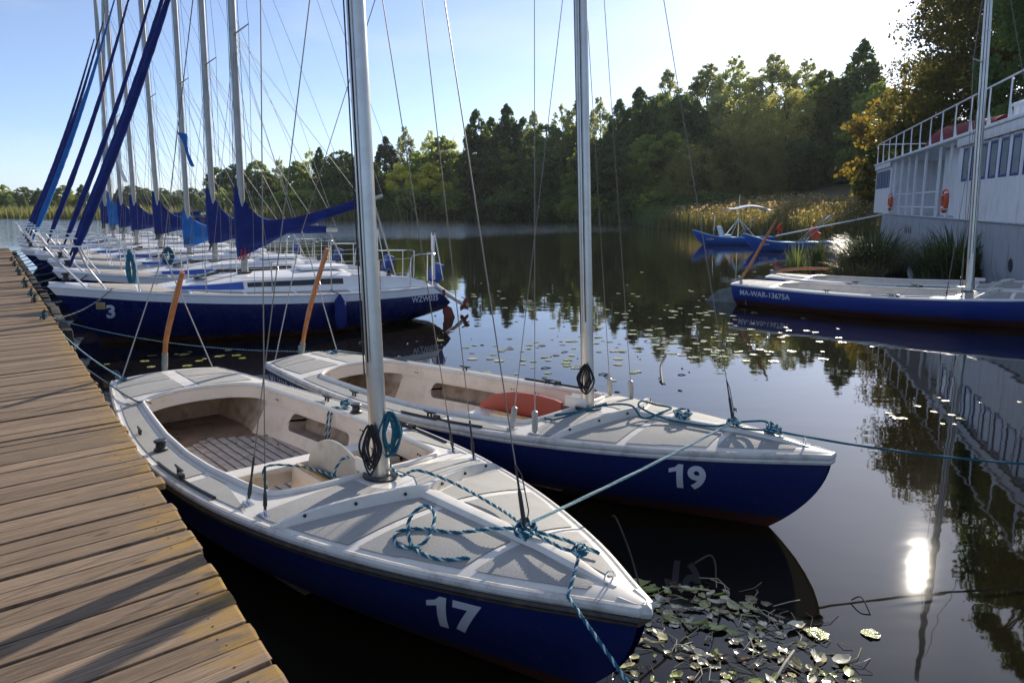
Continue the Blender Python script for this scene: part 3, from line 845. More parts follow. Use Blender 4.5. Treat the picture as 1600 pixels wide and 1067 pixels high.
    for (xa, xb) in ((1.25, 3.14), (3.36, 4.15)):
        for k in range(-6, 7):
            y = k * .083
            if abs(y) < .10 and xa > 3: continue
            ea = xa + .05*abs(k) + rng.uniform(-.02, .02)
            mb.box(((ea + xb)/2, y, FZ + .014), (xb - ea, .062, .018), bev=.004)
    mb.build('floor_grating', 'slat', R)
    if not far:
        mb = MB(); rq = random.Random(opt.get('debris', 4))
        for k in range(46):
            x, y = rq.uniform(.9, 3.0), rq.uniform(-.5, .5); a = rq.uniform(0, 6); q = rq.uniform(.008, .024)
            mb.add([(x + q*math.cos(a + e), y + q*.6*math.sin(a + e), FZ + .026 + rq.uniform(0, .008)) for e in (0, 1.3, 2.6, 4.2)], [(0, 1, 2, 3)])
        tag(mb.build('fallen_leaf', 'floor_dark', R, fix=False), kind='stuff')
        for x, s in ((1.5, 1), (2.95, 1), (3.3, 1), (3.9, 1), (1.6, -1), (3.0, -1)):
            mb = MB()
            for q in (-.018, .018): mb.tube([(x + q, s*(cock(x) + .004), dz(x, cock(x)) - .075), (x + q, s*(cock(x) - .008), dz(x, cock(x)) - .075)], .007, 6)
            mb.build('bolt_pair', 'dark', R)
    # thwart and centreboard case
    mb = MB(); w = cock(3.24) - .07
    mb.box((3.24, 0, .375), (.17, 2*w, .045), bev=.012); mb.box((3.24, 0, .30), (.04, 2*w - .05, .12)); mb.build('thwart', 'white', R)
    mb = MB()
    for s in (1, -1):
        mb.grid([[(3.32, s*.055, .40), (4.32, s*.055, .41)], [(3.32, s*.085, .39), (4.32, s*.085, .40)], [(3.32, s*.12, FZ), (4.32, s*.12, FZ)]])
    mb.add([(3.32, -.12, FZ), (3.32, .12, FZ), (3.32, .055, .40), (3.32, -.055, .40)], [(0, 1, 2, 3)])
    cc = mb.build('centreboard_case', 'cream', R)
    mb = MB(); mb.grid([[(3.34, -.055, .36), (4.32, -.055, .37)], [(3.34, .055, .36), (4.32, .055, .37)]]); mb.build('case_slot', 'dark', cc)
    mb = MB()
    for s in (1, -1): mb.bar((3.36, s*.064, .408), (4.3, s*.064, .418), .022, .018)
    mb.build('case_capping', 'wood_edge', cc)
    if opt.get('board', 'plate') == 'plate':
        ol = [(3.42, .33)] + [(3.88 + .46*math.cos(a), .36 + .33*math.sin(a)) for a in np.linspace(PI, PI*.42, 14)] + [(4.18, .63), (4.16, .33)]
        mb = MB(); mb.prism(ol, lambda u, v, s: Vector((u, (-.008, .008)[s], v))); mb.build('centreboard', 'plate', cc)
    elif opt.get('board') == 'red':
        ol = [(3.10, .40), (3.18, .48), (3.34, .56), (3.58, .615), (3.85, .63), (4.08, .62), (4.16, .605), (4.16, .49), (4.06, .44), (3.95, .36), (3.3, .36)]
        mb = MB(); mb.prism(ol, lambda u, v, s: Vector((u, (-.016, .016)[s], v))); mb.build('centreboard', 'red_board', cc)
    # fore deck: spine, breakwater, mast step
    mb = MB()
    xs = [4.98 + (6.46 - 4.98)*i/16 for i in range(17)]
    prof = lambda x, k: [(x, -.05*k, dz(x, .05) + .003), (x, -.036*k, dz(x, 0) + .036*k), (x, 0, dz(x, 0) + .042*k), (x, .036*k, dz(x, 0) + .036*k), (x, .05*k, dz(x, .05) + .003)]
    mb.grid([prof(x, interp(x, [(4.98, 1), (6.2, .8), (6.46, .15)])) for x in xs]); mb.build('deck_spine', 'white', R)
    mb = MB()
    for s in (1, -1):
        rows = []
        for i in range(9):
            t = i / 8; x = 5.0 - .36*t; y = .80 * t
            h = .068 * (1 - t**4 * .8); z0 = dz(x, y)
            rows.append([(x + .016, s*y, z0 - .004), (x + .010, s*y, z0 + h), (x - .014, s*y, z0 + h), (x - .022, s*y, z0 - .004)])
        mb.grid(rows, close_u=True)
        mb.add(rows[-1], [(0, 1, 2, 3)])
    bw = mb.build('breakwater', 'white', R)
    for s in (1, -1):
        for t in (.16, .48, .80):
            x, y = 5.0 - .36*t, .80*t; mb = MB(); c = Vector((x + .016, s*y, dz(x, y) + .035)); d = Vector((.91, s*.41, 0)).normalized()
            mb.tube([c - d*.004, c + d*.007], .010, 8); mb.build('bolt', 'dark', bw)
    mz = dz(4.46, 0)
    st = MB()
    st.lathe([(0, mz - .02), (.10, mz - .02), (.10, mz + .020), (0, mz + .020)], (0, 0, 0), n=20)
    st.v = [(4.46 + x*1.35, y, z) for x, y, z in st.v]; st.build('mast_step', 'dark', R)
    mb = MB(); mb.box((4.36, -.052, mz + .05), (.24, .012, .09), bev=.004); mb.box((4.36, .052, mz + .05), (.24, .012, .09), bev=.004)
    mb.build('tabernacle', 'white', R)
    # mast with rigging
    H, rake = 7.4, opt.get('rake', .040)
    fore = Vector((4.46, 0, mz)); mtop = fore + Vector((-math.sin(rake)*H, 0, math.cos(rake)*H))
    def mp(h): return fore.lerp(mtop, h / H)
    mr = opt.get('mast_r', .058)
    mb = MB(); rows = []
    for h in (0, .3, .31, 1, 2, 3, 4, 5, 6, 7, H):
        c = mp(h); k = 1.0 if h < 5 else 1 - .35*(h-5)/(H-5)
        ring = []
        for i in range(24):
            a = 2*PI*i/24; x, y = math.cos(a)*mr*1.12*k, math.sin(a)*mr*.90*k
            if abs(a - PI) < .2: x += .016      # sail track groove down the after side
            ring.append(c + Vector((x, y, 0)))
        rows.append(ring)
    mb.grid(rows, close_u=True); mb.add(rows[-1], [tuple(range(24))])
    mast = mb.build('mast', 'alu', R)
    mb = MB(); mb.tube([mp(.02) + Vector((0, 0, 0)), mp(.20)], mr*1.10, 20, flat=.95); mb.build('mast_collar', 'alu', mast)
    sp_h = 4.35
    for s in (1, -1):
        mb = MB(); tipp = mp(sp_h) + Vector((-.12, s*.42, .03)); mb.tube([mp(sp_h), tipp], .012, 8); mb.build('spreader', 'alu', mast)
        up = dz(4.10, .80) + .01
        c1, c2 = Vector((4.20, s*(DIN.b(4.20) - .115), dz(4.20, DIN.b(4.20) - .115))), Vector((4.45, s*(DIN.b(4.45) - .075), dz(4.45, DIN.b(4.45) - .075)))
        for (c, via) in ((c1, [mp(sp_h - .1)]), (c2, [tipp, mp(H - .4)])):
            d = (via[0] - c).normalized()
            mb = MB(); mb.tube([c + d*.30] + via, opt.get('wire', .0034), 6, 0)
            sh = mb.build('shroud', 'wire', R)
            mb = MB()
            if opt.get('block_ends'):
                mb.tube([c, c + d*.03, c + d*.17, c + d*.18], [.012, .026, .026, .012], 10); mb.tube([c + d*.18, c + d*.31], .005, 6)
                mb.build('turnbuckle', 'plate', sh)
            else:
                mb.tube([c, c + d*.05, c + d*.06, c + d*.13, c + d*.14, c + d*.28, c + d*.29], [.006, .009, .013, .011, .007, .0075, .005], 8)
                mb.build('turnbuckle', 'dark', sh)
            mb = MB(); mb.box((c.x, c.y, c.z + .002), (.09, .045, .012), bev=.003); mb.box((c.x, c.y, c.z + .02), (.035, .008, .035)); mb.build('chainplate', 'steel', sh)
    c = Vector((5.86, 0, dz(5.86, 0) + .04)); d = (mtop - c).normalized()
    mb = MB(); mb.tube([c + d*.32, mp(H - .3)], opt.get('wire', .0034), 6); fs = mb.build('forestay', 'wire', R)
    mb = MB(); mb.tube([c, c + d*.06, c + d*.20, c + d*.22, c + d*.34], [.007, .012, .010, .006, .005], 8)
    mb.tube([c + d*.34, c + d*.28 + Vector((0, .03, 0)), c + d*.1 + Vector((0, .04, 0)), c], .0035, 5); mb.build('turnbuckle', 'dark', fs)
    # halyards lying along the mast
    for k, (ox, oy) in enumerate(((-.072, .012), (-.02, -.064), (.03, -.062))):
        mb = MB(); a, b2 = mp(.55 + .1*k), mp(H - .2)
        mb.tube([a + Vector((ox, oy, 0)), a.lerp(b2, .5) + Vector((ox*1.05, oy*1.05, 0)), b2 + Vector((ox*.7, oy*.7, 0))], .0045, 6)
        mb.build('halyard', 'black_cord' if k != 1 else 'dark_rope', mast)
    # bow eye
    mb = MB(); z = dz(6.42, 0); ring = [(6.42, .028*math.cos(a), z + .028 + .030*math.sin(a)) for a in np.linspace(0, 2*PI, 15)[:-1]]
    mb.tube(ring, .005, 6, closed=True); mb.build('bow_eye', 'steel', R)
    # cleats, winches, jib tracks
    def cleat(x, y, a=0.0):
        mb = MB(); z = dz(x, y); Rm = Matrix.Rotation(a, 3, 'Z')
        for s in (1, -1): mb.tube([Vector((x, y, z)) + Rm @ Vector((s*.022, 0, 0)), Vector((x, y, z + .035)) + Rm @ Vector((s*.022, 0, 0))], .010, 8)
        mb.tube([Vector((x, y, z + .042)) + Rm @ Vector((q, 0, abs(q)*.10)) for q in (-.085, -.05, 0, .05, .085)], [.005, .009, .011, .009, .005], 8)
        mb.build('cleat', 'dark', R)
    for s in (1, -1):
        cleat(2.10, s*(DIN.b(2.1) - .085), s*.08); cleat(3.30, s*(DIN.b(3.3) - .07), 0)
        if not opt.get('no_winch'):
            x, y = 2.66, s*(DIN.b(2.66) - .13); z = dz(x, y)
            mb = MB(); mb.lathe([(0, z), (.052, z), (.050, z + .02), (.036, z + .032), (.034, z + .060), (.046, z + .072), (.050, z + .080), (.040, z + .088), (0, z + .088)], (x, y, 0), n=18)
            mb.build('winch', 'dark', R)
        mb = MB()
        tr = [(x, s*(DIN.b(x) - .035), dz(x, DIN.b(x) - .035) + .012) for x in np.linspace(2.95, 3.95, 12)]
        mb.tube(tr, .011, 6); mb.box((3.42, s*(DIN.b(3.42) - .04), dz(3.42, DIN.b(3.42)-.04) + .03), (.07, .035, .035), bev=.006); mb.build('sheet_track', 'dark', R)
    mb = MB(); mb.tube([(3.65, .62, .36), (3.72, .18, .44)], .034, 14); mb.build('bailer_tube', 'plate', R)
    # rudder hung on the transom, tiller hinged up
    mb = MB(); mb.box((-.045, 0, .42), (.06, .05, .44), bev=.008)
    mb.prism([(-.03, .36), (-.16, .40), (-.52, .28), (-.80, .02), (-.86, -.22), (-.70, -.42), (-.30, -.40), (-.04, .02)], lambda u, v, s: Vector((u, (-.014, .014)[s], v)))
    rud = mb.build('rudder', 'grey_metal', R)
    tl = opt.get('tiller', [(-.05, 0, .56), (.02, .01, .85), (.20, .05, 1.2), (.44, .11, 1.63)])
    tp = cr_path(tl, .08)
    mb = MB(); mb.tube(tp, [.020 + .016*math.sin(PI*min(1, .15 + .75*(1 - i/len(tp))))  for i in range(len(tp))], 10, flat=.8); mb.build('tiller', 'wood_orange', rud)
    mb = MB(); mb.tube([tp[0] - Vector((0, 0, .06)), tp[0], tp[2]], .042, 10, flat=.7); mb.build('tiller_head', 'grey_metal', rud)
    if opt.get('no_mast'):
        for ch in [c_ for c_ in R.children if c_.name.split('.')[0] in ('mast', 'shroud', 'forestay')]:
            for g_ in list(ch.children): bpy.data.objects.remove(g_)
            bpy.data.objects.remove(ch)
    # backstay bridle
    if opt.get('bridle'):
        apx = Vector(opt['bridle'])
        for s in (1, -1):
            mb = MB(); mb.tube([(.08, s*.46, dz(.08, .46) + .02), apx], .0065, 6); mb.build('backstay_bridle', 'grey_rope', R)
        mb = MB(); mb.tube([apx, mtop], .0045, 6); mb.build('backstay', 'wire', R)
    if number:
        body, x0, z0, h, sl = number
        DIN.lettering(body, x0, z0, h, -1, .035, lift=.005, slant=sl).build('hull_number', 'num', R)
    if reg:
        body, x0, z0, h = reg
        DIN.lettering(body, x0, z0, h, -1, .02, .92, lift=.005, slope=-.01).build('registration', 'num', R)
    return R

def boat_point(loc, rz, scale=1.0):
    Mx = Matrix.Translation(Vector(loc)) @ Matrix.Rotation(rz, 4, 'Z') @ Matrix.Diagonal((scale, scale, 1, 1))
    return lambda x, y, z=None, lift=0.0: Mx @ Vector((x, y, (dz(x, y) + lift) if z is None else z))

L17, A17, S17 = (-3.711, 8.062, 0), -.8702, 1.0
L19, A19, S19 = (-2.50, 9.03, 0), -.7125, .932
LRA, ARA, SRA = (5.40, 18.1, 0), rad(-38), 1.05
LRB, ARB, SRB = (6.75, 19.85, 0), rad(-37), 1.05
D17 = make_dinghy('blue dinghy with number 17 and a black rubbing strip, moored against the jetty', L17, A17, ('17', 5.62, .265, .205, .30), None,
                  dict(black_strip=True, bridle=(.05, .05, 1.80)), S17)
D19 = make_dinghy('blue dinghy with number 19 on its bow and a red board in its cockpit', L19, A19, ('19', 5.56, .28, .20, .12), ('MA-WAR-13670A', .10, .29, .115),
                  dict(thick_rail=True, board='red', block_ends=True, no_winch=True, mast_r=.054, rake=.046, bridle=(.1, .0, 2.0),
                       tiller=[(-.05, 0, .50), (.02, .02, .80), (.16, .08, 1.25), (.36, .18, 1.80)]), S19)
DRA = make_dinghy('bright blue dinghy lettered MA-WAR-13675A on its side, floating by the ship', LRA, ARA, None, ('MA-WAR-13675A', .22, .27, .125),
                  dict(far=True, no_winch=True, rake=.03, board='none', wire=.005, mast_r=.06, tiller=[(-.05, 0, .5), (.05, .25, .8), (.2, .55, 1.3), (.4, .95, 1.95)]), SRA)
DRB = make_dinghy('blue dinghy with no lettering, half hidden between a twin dinghy and the reeds', LRB, ARB, None, None,
                  dict(far=True, no_winch=True, no_mast=True, rake=.03, board='none', wire=.005, tiller=[(-.05, 0, .55), (.3, 0, .66), (.8, .02, .72), (1.3, .02, .74)]), SRB)
P17, P19 = boat_point(L17, A17, S17), boat_point(L19, A19, S19)

# ------------------------------------------------------------------ cabin yachts in a row, bows to the jetty
YL = 7.3
YS = .945
YH = Hull(YL, [(0, .88), (1, 1.08), (2.4, 1.24), (3.6, 1.25), (4.8, 1.06), (5.8, .74), (6.6, .38), (7.1, .13), (7.3, .03)],
          [(0, .70), (2, .70), (4, .75), (6, .87), (7.3, .98)], [(0, .10), (1.2, -.12), (3, -.32), (5.5, -.30), (7.3, -.25)],
          lambda f: 0.95 * f, lambda f: 0.42 * (1 - min(1, f / .55)) + .35 * max(0, f - .55), ex=(3.2, .55, 1.5, .95))
def ydz(x, y):
    b = YH.b(x); return YH.zs(x) + .01 + .08 * max(0, 1 - (y / b)**2)
CAB = [(2.1, .86, .29), (2.3, .86, .31), (3.2, .86, .29), (4.1, .80, .24), (4.7, .70, .16), (5.3, .52, .08), (5.6, .40, .02)]

CW_, CH_ = smooth_tab([(c[0], c[1]) for c in CAB], 24), smooth_tab([(c[0], c[2]) for c in CAB], 24)
def make_yacht(label, loc, rz, opt, group='cabin yachts moored bow to the jetty'):
    R = thing('sailing_yacht', label, 'sailing yacht', loc, rz, group); R.scale = (YS, YS, 1)
    YH.mesh(band=.13).build('hull', ['navy', 'clean_white'], R)
    path = [YH.pt(x, 0, -1) for x in np.linspace(0, YL, 50)] + [YH.pt(x, 0, 1) for x in np.linspace(YL, 0, 50)]
    mb = MB(); mb.tube([p + Vector((0, 0, .012)) for p in path], .020, 6, closed=True); mb.build('toe_rail', 'clean_white', R)
    mb = MB(); mb.grid([[(YH.pt(x, 0, 1).x, YH.b(x)*s, ydz(x, YH.b(x)*s)) for s in np.linspace(-1, 1, 9)] for x in np.linspace(0, YL - .01, 40)]); mb.build('deck', 'clean_white', R)
    for s in (1, -1):
        for (x0, x1) in ((2.3, 3.3), (3.37, 4.2), (4.27, 5.1), (5.17, 5.9), (5.97, 6.7)):
            rows = []
            for x in np.linspace(x0, x1, 8):
                yi = interp(x, [(2, .92), (4.1, .88), (4.7, .76), (5.3, .58), (5.62, .06), (7, .05)]); yo = max(yi + .02, YH.b(x) - .09)
                rows.append([(x, s*y, ydz(x, y) + .004) for y in np.linspace(yi, yo, 5)])
            mb = MB(); mb.grid(rows); mb.build('deck_panel', 'tan_deck', R)
    # coachroof
    mb = MB(); rows = []
    for (x, w, h) in smooth_rows(CAB, 24):
        z0 = ydz(x, w) - .02
        rows.append([(x, -w - .03, z0), (x, -w + .03 + .02, z0 + h*.86), (x, -w + .14, z0 + h), (x, 0, z0 + h*1.04 + .03), (x, w - .14, z0 + h), (x, w - .05, z0 + h*.86), (x, w + .03, z0)])
    mb.grid(rows); mb.add(rows[0], [tuple(range(7))]); cab = mb.build('coachroof', 'clean_white', R)
    for s in (1, -1):
        mb = MB(); rows = []
        for x in np.linspace(2.35, 4.15, 12):
            w, h = interp(x, CW_), interp(x, CH_)
            z0 = ydz(x, w) - .02; f = lambda k: (x, s*(w + .03 - .08*k/.86 + .007), z0 + h*k)
            rows.append([f(.40), f(.72)])
        mb.grid(rows); mb.build('cabin_window', 'glass', cab)
        mb = MB(); rows = []
        for x in np.linspace(4.22, 5.25, 10):
            w, h = interp(x, CW_), interp(x, CH_)
            z0 = ydz(x, w) - .02; f = lambda k: (x, s*(w + .03 - .08*k/.86 + .008), z0 + h*k)
            rows.append([f(.25), f(.80)])
        mb.grid(rows); mb.build('cabin_stripe', 'stripe', cab)
    mb = MB(); z = ydz(2.6, 0) + .33
    mb.box((2.55, 0, z), (.95, .74, .06), bev=.02); mb.build('hatch', 'clean_white', cab)
    mb = MB(); mb.box((4.75, 0, ydz(4.75, 0) + .20), (.45, .45, .04), Matrix.Rotation(.20, 3, 'Y'), bev=.012); mb.build('fore_hatch', 'glass', cab)
    # cockpit: coamings either side of a well
    for s in (1, -1):
        mb = MB(); rows = []
        for x in np.linspace(.55, 2.12, 10):
            h = interp(x, [(.55, .05), (.9, .17), (2.12, .27)]); y0 = min(.78, YH.b(x) - .2); z0 = ydz(x, y0)
            rows.append([(x, s*(y0 + .10), z0 - .01), (x, s*(y0 + .04), z0 + h), (x, s*(y0 - .12), z0 + h), (x, s*(y0 - .18), z0 - .02)])
        mb.grid(rows, close_u=True); mb.add(rows[0], [(0, 1, 2, 3)]); mb.add(rows[-1], [(0, 1, 2, 3)]); co = mb.build('cockpit_coaming', 'clean_white', R)
        mb = MB(); mb.box((1.75, s*.905, ydz(1.75, .85) + .17), (.26, .012, .10), Matrix.Rotation(s*.25, 3, 'X'), bev=.004); mb.build('pocket', 'dark', co)
        mb = MB(); zw = ydz(1.35, .8) + .21; mb.lathe([(0, zw), (.055, zw), (.042, zw + .05), (.05, zw + .12), (0, zw + .13)], (1.35, s*.73, 0), n=12); mb.build('winch', 'dark', R)
    mb = MB(); mb.grid([[(x, y, ydz(x, .5) + .012) for y in (-.5, 0, .5)] for x in (.6, 1.3, 2.08)]); mb.build('cockpit_sole', 'tan_deck', R)
    # rails
    rt = .013
    mb = MB(); zt = ydz(6.9, 0) + .58
    for dx, dzz in ((0, 0), ):
        pth = [(5.95, .66, ydz(5.95, .66)), (5.98, .64, zt - .12), (6.10, .60, zt), (6.7, .40, zt + .02), (7.25, .17, zt + .03), (7.38, 0, zt + .03)]
        full = pth + [(x, -y, z) for x, y, z in pth[::-1][1:]]
        mb.tube(cr_path(full, .08), rt, 8)
    for s in (1, -1):
        mb.tube(cr_path([(7.30, s*.12, zt + .03), (7.12, s*.16, zt - .22), (6.75, s*.26, ydz(6.75, .26))], .08), rt, 8)
        mb.tube(cr_path([(6.80, s*.36, zt + .02), (6.70, s*.37, zt - .3), (6.45, s*.40, ydz(6.45, .4))], .1), rt, 8)
    mb.build('pulpit', 'steel', R)
    mb = MB(); zt2 = ydz(.3, .7) + .60
    full = [(1.0, .98, ydz(1, .98)), (.95, .97, zt2 - .06), (.80, .94, zt2), (.40, .82, zt2), (.30, .70, zt2), (.30, .35, zt2)]
    for s in (1, -1):
        mb.tube(cr_path([(x, s*y, z) for x, y, z in full], .08), rt, 8)
        mb.tube([(.40, s*.80, ydz(.4, .8)), (.38, s*.80, zt2)], rt, 8); mb.tube([(.32, s*.36, ydz(.35, .36)), (.30, s*.35, zt2)], rt, 8)
    mb.build('pushpit', 'steel', R)
    for s in (1, -1):
        pts = [(5.97, .65)]
        for x in (4.9, 3.8, 2.7, 1.7):
            y = YH.b(x) - .05; pts.append((x, y)); mb = MB(); mb.tube([(x, s*y, ydz(x, y) - .01), (x, s*y, ydz(x, y) + .58)], .012, 8); mb.build('stanchion', 'steel', R)
        pts.append((.97, .97))
        for k in (.57, .30):
            mb = MB(); mb.tube([(x, s*y, ydz(x, y) + k) for x, y in pts], .0045, 5); mb.build('lifeline', 'wire_light', R)
    # mast and rigging
    mx = 4.02; mz = ydz(mx, 0) + interp(mx, [(c[0], c[2]) for c in CAB]) * 1.0
    H = 9.3; rk = opt.get('rake', .012)
    f0 = Vector((mx, 0, mz)); mt = f0 + Vector((-math.sin(rk)*H, opt.get('lean', 0)*H, math.cos(rk)*H)); mp = lambda h: f0.lerp(mt, h / H)
    mb = MB(); mb.grid([[mp(h) + Vector((math.cos(a)*.066, math.sin(a)*.050, 0)) for a in np.linspace(0, 2*PI, 19)[:-1]] for h in np.linspace(0, H, 9)], close_u=True)
    mast = mb.build('mast', 'alu_dull', R)
    mb = MB(); mb.lathe([(0, mz - .05), (.15, mz - .05), (.14, mz + .01), (0, mz + .01)], (mx, 0, 0), n=16); mb.build('mast_step', 'dark', mast)
    sh = opt.get('spread', 4.12)
    for s in (1, -1):
        tip = mp(sh) + Vector((-.10, s*.80, .05)); mb = MB(); mb.tube([mp(sh), tip], [.016, .011], 8); mb.build('spreader', 'alu', mast)
        y = YH.b(4.1) - .09; c = Vector((4.1, s*y, ydz(4.1, y)))
        mb = MB(); mb.tube([c, tip, mp(H - .25)], .0042, 5); mb.build('shroud', 'wire', R)
        for x in (3.75, 4.5):
            y = YH.b(x) - .12; mb = MB(); mb.tube([(x, s*y, ydz(x, y)), mp(sh - .12)], .0042, 5); mb.build('shroud', 'wire', R)
        mb = MB(); apx = Vector((1.1, 0, 3.6)); mb.tube([(.10, s*.80, ydz(.1, .8)), apx], .0040, 5); mb.build('backstay', 'wire', R)
    mb = MB(); mb.tube([(1.1, 0, 3.6), mt], .0042, 5); mb.build('backstay', 'wire', R)
    mb = MB()
    for k, (ox, oy) in enumerate(((.09, .02), (-.09, .03), (.05, -.075))): mb.tube([mp(.6) + Vector((ox*1.4, oy*1.4, 0)), mp(H - .2) + Vector((ox*.6, oy*.6, 0))], .005, 5)
    mb.build('halyard', 'dark_rope', mast)
    mb = MB(); rngh = random.Random(opt.get('seed', 1)); rr = mp(.42)
    for k in range(7):
        a = rngh.uniform(0, 6.28); p0 = rr + Vector((.08*math.cos(a), .08*math.sin(a), .10)); mb.tube(cr_path([p0, p0 + Vector((.03*math.cos(a), .03*math.sin(a), -.20)), p0 + Vector((.06, .05*math.sin(a*2), -.30)), p0 + Vector((.0, .06, -.10))], .04), .008, 5)
    mb.build('halyard_coil', 'red_rope' if opt.get('red') else 'dark_rope', mast)
    # furled headsail on the forestay
    fb = Vector((7.02, 0, ydz(7.0, 0) + .10)); ft = mp(7.35) + Vector((.08, 0, 0)); N = 70; pts, rs = [], []
    rg = random.Random(opt.get('seed', 1) + 7)
    for i in range(N + 1):
        t = i / N; pts.append(fb.lerp(ft, .02 + .96*t) - Vector((.10*math.sin(PI*t), 0, .06*math.sin(PI*t))))
        rs.append((.028 if t < .035 else interp(t, [(.035, .055), (.12, .088), (.35, .078), (.75, .045), (1, .022)])) * opt.get('fat', 1.0) * (1 + rg.uniform(-.07, .07)))
    mb = MB(); mb.tube(pts, rs, 10)
    for k in range(1):
        sp = []
        for i in range(240):
            t = .05 + .9*i/239; p = fb.lerp(ft, .02 + .96*t) - Vector((.10*math.sin(PI*t), 0, .06*math.sin(PI*t))); a = i * .42
            r = interp(t, [(.035, .055), (.12, .088), (.35, .078), (.75, .045), (1, .022)]) * opt.get('fat', 1.0) * .94
            sp.append(p + Vector((math.cos(a)*r*.8, math.sin(a)*r, math.cos(a)*r*.4)))
        mb.tube(sp, .011, 5)
    mb.build('furled_headsail', opt.get('genoa', 'canvas'), R)
    mb = MB(); mb.lathe([(0, 0), (.07, 0), (.07, .03), (.05, .04), (.05, .08), (.07, .09), (.07, .12), (0, .12)], fb - Vector((0, 0, .06)), n=14); mb.build('furling_drum', 'dark', R)
    # boom and sail cover
    g = mp(opt.get('goose', .62)); bl = 3.0; rise = opt.get('rise', .05); sw = opt.get('swing', 0.0)
    bd = Vector((-math.cos(rise)*math.cos(sw), math.cos(rise)*math.sin(sw), math.sin(rise)))
    bend = g + bd*bl
    mb = MB(); mb.tube([g + bd*.05, bend], [.045, .040], 12); boom = mb.build('boom', 'alu', R)
    hp = opt.get('peak', .98); rgc = random.Random(opt.get('seed', 1) * 3 + 1)
    rows = []; n = 30; mrow = 18
    for i in range(n + 1):
        t = i / n; s = t * bl * opt.get('cov', .94)
        c = g + bd*(s - .12)
        top = hp * math.exp(-(max(0, s - .03) / .36)**1.0) + .11 * (1 - .4*t) + .04
        bot = .07 + .12 * math.exp(-(s / .42)**2) * opt.get('skirt', 1.0) + opt.get('droop', .05)*math.sin(PI*min(1, s/1.1))
        wd = (.085 + .05*math.sin(PI*min(1, s/.9))) * (1 - .25*t) + .012*math.sin(9*t + opt.get('seed', 1))
        ring = []
        for k in range(mrow):
            a = 2*PI*k/mrow; zz = math.sin(a)
            pinch = (1 - .55*max(0, zz)**1.5)
            fold = 1 + .34*math.sin(5*a + 16*t) * (1 - t*.5)
            pinch = max(pinch, min(1, .098 / wd)) if s < .22 else pinch
            ring.append(c + Vector((0.018*math.sin(3*a + .5*i), math.cos(a)*wd*pinch*fold, zz*(top if zz > 0 else bot))))
        rows.append(ring)
    mb = MB(); mb.grid(rows, close_u=True); mb.add(rows[0], [tuple(range(mrow))]); mb.add(rows[-1], [tuple(range(mrow))])
    mb.build('sail_cover', opt.get('cover', 'canvas'), boom, angle=60)
    mb = MB(); mb.tube([bend, mt], .0042, 5); mb.build('topping_lift', 'wire_light', boom)
    mb = MB()
    for s in (1, -1):
        for k in (.35, .6, .85): mb.tube([g + bd*(bl*k) + Vector((0, 0, .04)), mp(4.2) + Vector((0, s*.05, 0))], .0036, 5)
    mb.build('lazy_jack', 'wire_light', boom)
    mb = MB(); e2 = g + bd*(bl*.93)
    mb.tube([e2, (.9, 0, ydz(.9, 0) + .1)], .009, 6); mb.tube([e2 + Vector((.04, .02, 0)), (.93, .05, ydz(.9, 0) + .1)], .009, 6); mb.build('mainsheet', 'grey_rope', boom)
    # mast crutch at the stern
    if opt.get('crutch'):
        mb = MB(); zc = ydz(.2, 0)
        mb.box((.16, .32, zc + .45), (.04, .11, .9), bev=.01)
        for s in (1, -1): mb.tube([(.05, .32 + s*.26, zc), (.15, .32 + s*.08, zc + .95)], .012, 8)
        mb.build('mast_crutch', 'clean_white', R)
    # outboard motor, leg swung up
    mo = MB(); q = Vector((-.10, -.15 if not opt.get('motor_port') else .35, .62)); tilt = opt.get('tilt', 1.0)
    dl = Vector((-math.sin(tilt), 0, -math.cos(tilt)))
    mo.tube([q, q + dl*.30, q + dl*.62, q + dl*.80], [.06, .05, .045, .035], 10); mo.bar(q + Vector((.12, 0, .03)), q + Vector((-.02, 0, .03)), .18, .14, bev=.02)
    om = mo.build('outboard_motor', 'clean_white', R)
    mb = MB(); Rt = Matrix.Rotation(-.35, 3, 'Y'); mb.box(q + Vector((-.02, 0, .27)), (.26, .26, .42), Rt, bev=.08); mb.build('motor_cover', 'cowl', om)
    mb = MB(); e = q + dl*.84; ax = Vector((-math.cos(tilt)*-1, 0, -math.sin(tilt)))
    mb.tube([e + ax*.14, e + ax*.08, e - ax*.08, e - ax*.16], [.01, .05, .05, .03], 10)
    for k in range(3):
        a = k*2*PI/3; d1 = Vector((0, 1, 0))*math.cos(a) + dl*math.sin(a); mb.bar(e - ax*.13, e - ax*.13 + d1*.12, .06, .012, up=ax)
    mb.prism([(0, 0), (.10, 0), (.06, .15), (.01, .16)], lambda u, v, s: e + ax*(.05 - u) + dl*v + Vector((0, (-.008, .008)[s], 0))); mb.build('propeller', 'rust_red', om)
    mb = MB(); mb.box((-.035, .42, .34), (.05, .06, .5), bev=.01); mb.prism([(0, .3), (-.18, .2), (-.34, -.2), (-.1, -.25), (0, -.05)], lambda u, v, s: Vector((u - .03, .42 + (-.016, .016)[s], v))); mb.build('rudder', 'rust_red', R)
    for (body, x0, z0, h, m_) in opt.get('text', []):
        YH.lettering(body, x0, z0, h, 1, .035 if len(body) < 3 else .015, lift=.006).build('hull_number' if len(body) < 3 else 'registration', m_, R)
    if opt.get('badge'):
        mb = MB(); ps = [YH.at_xz(x, z, 1) + Vector((0, .006, 0)) for x, z in ((6.62, .60), (6.48, .60), (6.48, .72), (6.62, .72))]; mb.add(ps, [(0, 1, 2, 3)]); mb.build('badge', 'wood_edge', R)
    return R

def smooth_rows(tab, n):
    a = smooth_tab([(t[0], t[1]) for t in tab], n); b = smooth_tab([(t[0], t[2]) for t in tab], n)
    return [(p[0], p[1], q[1]) for p, q in zip(a, b)]

